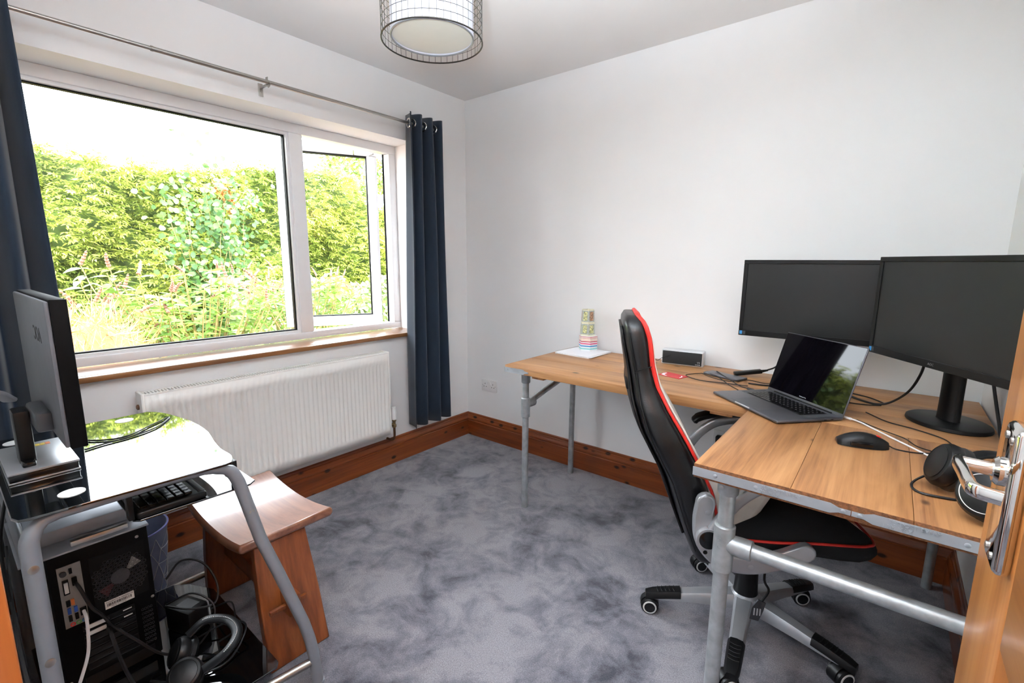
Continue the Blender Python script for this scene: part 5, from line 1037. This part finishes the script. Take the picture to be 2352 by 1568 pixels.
def bush(label, base, ymin, ymax, xr, h, nst, nobj, seed):
    r_ = random.Random(seed); t = thing('butterfly_bush', label, 'bush', base, 0, 'butterfly bushes below the hedge')
    leaves = []
    b = bmnew()
    for k in range(nst):
        ye = ymin+(ymax-ymin)*(k+r_.random())/nst; xe = r_.uniform(*xr); hh = h*r_.uniform(0.72, 1.0)
        P = spline([(r_.uniform(-.1, .1), ye*0.25, 0), (xe*0.35, ye*0.6, hh*0.5), (xe*0.75, ye*0.9, hh*0.82), (xe, ye, hh)], 8)
        tube(b, P, [0.009-0.006*i/len(P) for i in range(len(P))], 5)
        for i in range(7, len(P)-1, 2):
            az = r_.uniform(0, 2*PI)
            for s in (0, PI):
                L = r_.uniform(0.12, 0.19)*(1.0 if i < len(P)-4 else 0.75)
                leaves.append((P[i], az+s+r_.uniform(-.3, .3), r_.uniform(-0.5, 0.45), L, r_.uniform(-0.4, 0.4)))
        if r_.random() < 0.55:
            o = bpy.data.objects.new('flower_spike', spike_me); COL.objects.link(o); o.parent = t; o.location = P[-1]; s = r_.uniform(0.08, 0.15); o.scale = (s, s, s); o.rotation_euler = (r_.uniform(-.7, .7), r_.uniform(-.3, .9), r_.uniform(0, 6))
    obj('stems', b, m_stem, t)
    leaves.sort(key=lambda q: -(q[0][0]*0.6+q[0][2]))           # nearest the window and highest first
    for p, az, el, L, rl in leaves[:nobj]:
        o = bpy.data.objects.new('leaf', leaf_me); COL.objects.link(o); o.parent = t; o.location = p; o.scale = (L, L, L); o.rotation_euler = (rl, -el, az)
    rest = leaves[nobj:]
    if rest:
        Cc = np.array([tuple(q[0]) for q in rest]); Dd = np.array([(math.cos(q[1])*math.cos(q[2]), math.sin(q[1])*math.cos(q[2]), math.sin(q[2])) for q in rest])
        foliage('lower_leaves', Cc, Dd, np.tile([0.1, 0, 1.0], (len(rest), 1))+unit(len(rest))*0.3, np.array([q[3] for q in rest]), np.array([q[3]*0.3 for q in rest]), m_bud, t)
    return t
bush('leafy butterfly bush in the middle of the window with pinkish flower spikes', (-2.55, -0.95, GZ0), -0.85, 0.75, (-0.35, 0.45), 1.42, 46, 130, 1)
bush('leafy butterfly bush at the lower left of the window beside dry straw', (-2.35, -1.75, GZ0), -0.45, 0.45, (-0.2, 0.35), 1.12, 22, 60, 2)
bush('leafy butterfly bush seen through the right end of the fixed pane', (-2.95, 0.35, GZ0), -0.75, 0.65, (-0.35, 0.45), 1.40, 36, 110, 3)

# variegated ivy bank under the hedge, right
iv = thing('variegated_ivy', 'bank of pale variegated ivy leaves seen through the open casement', 'ivy', (-4.2, 2.0, GZ0))
b = bmnew()
def ivf(u, v): yy = -2.2+4.4*u; a = v*PI/2; return (0.42*math.cos(a)+0.05*math.sin(yy*6), yy, 1.12*math.sin(a)*(1+0.06*math.sin(yy*5)))
grid(b, ivf, 40, 14); obj('inner_mass', b, m_hcore, iv, ang=80)
n = 3200; uu, vv = rng.uniform(0, 1, n), rng.uniform(0, 1, n); yy = -2.2+4.4*uu; a = vv*PI/2
cc = np.stack([0.44*np.cos(a)+0.05*np.sin(yy*6), yy, 1.14*np.sin(a)*(1+0.06*np.sin(yy*5))], 1)+rng.normal(0, 0.04, (n, 3))
foliage('leaves', cc, unit(n)+np.array([0.4, 0, -0.7]), unit(n)*0.7+np.array([0.9, 0, 0.5]), rng.uniform(0.05, 0.095, n), rng.uniform(0.045, 0.08, n), m_ivy, iv, 'round', tone=rng.uniform(0, 1, n)**0.8)
# dry straw heap
sw = thing('straw_heap', 'heap of dry orange straw below the left of the window', 'straw', (-1.75, -1.85, GZ0)); sw.scale = (1, 1, 1.28)
b = bmnew(); lathe(b, [(0.46, 0), (0.40, 0.30), (0.28, 0.62), (0.12, 0.78), (0.01, 0.80)], 20); obj('heap', b, M('straw_core', (170, 120, 72), 0.95, var=0.3, scale=30), sw)
n = 2600; a = rng.uniform(0, 2*PI, n); zz_ = rng.uniform(0.1, 0.82, n); rr_ = np.interp(zz_, [0, 0.3, 0.62, 0.78, 0.82], [0.46, 0.41, 0.29, 0.13, 0.04])
cc = np.stack([rr_*np.cos(a), rr_*np.sin(a), zz_], 1); foliage('straws', cc, unit(n)+np.stack([np.cos(a)*0.3, np.sin(a)*0.3, np.full(n, 0.2)], 1), unit(n), rng.uniform(0.10, 0.22, n), 0.008, m_straw, sw)
# trees beyond the hedge
def tree(label, x, y, h, rad, nleaf, seed):
    t = thing('tree', label, 'tree', (x, y, GZ0), 0, 'trees beyond the hedge'); b = bmnew()
    tube(b, [(0, 0, 0), (0.05, 0, h*0.5), (0, 0.05, h*0.8)], [0.12, 0.08, 0.03], 8)
    for k in range(6): a = k*1.1; tube(b, [(0.03, 0, h*0.5+k*0.1), (rad*0.5*math.cos(a), rad*0.5*math.sin(a), h*0.72+k*0.05)], [0.03, 0.01], 5)
    obj('trunk', b, m_trunk, t)
    c = unit(nleaf)*(rng.uniform(0.35, 1, nleaf)**0.4)[:, None]*np.array([rad, rad, rad*0.7]); c[:, 2] += h-rad*0.6
    foliage('crown', c, unit(nleaf)+np.array([0, 0, -0.3]), unit(nleaf), rng.uniform(0.10, 0.2, nleaf), 0.07, m_hedge, t); return t
tree('pale tree rising behind the hedge beside the left curtain', -8.0, -2.2, 4.1, 0.9, 2200, 1)
tree('small leafy tree behind the hedge seen through the top of the casement', -9.5, 5.3, 4.4, 1.0, 2200, 2)
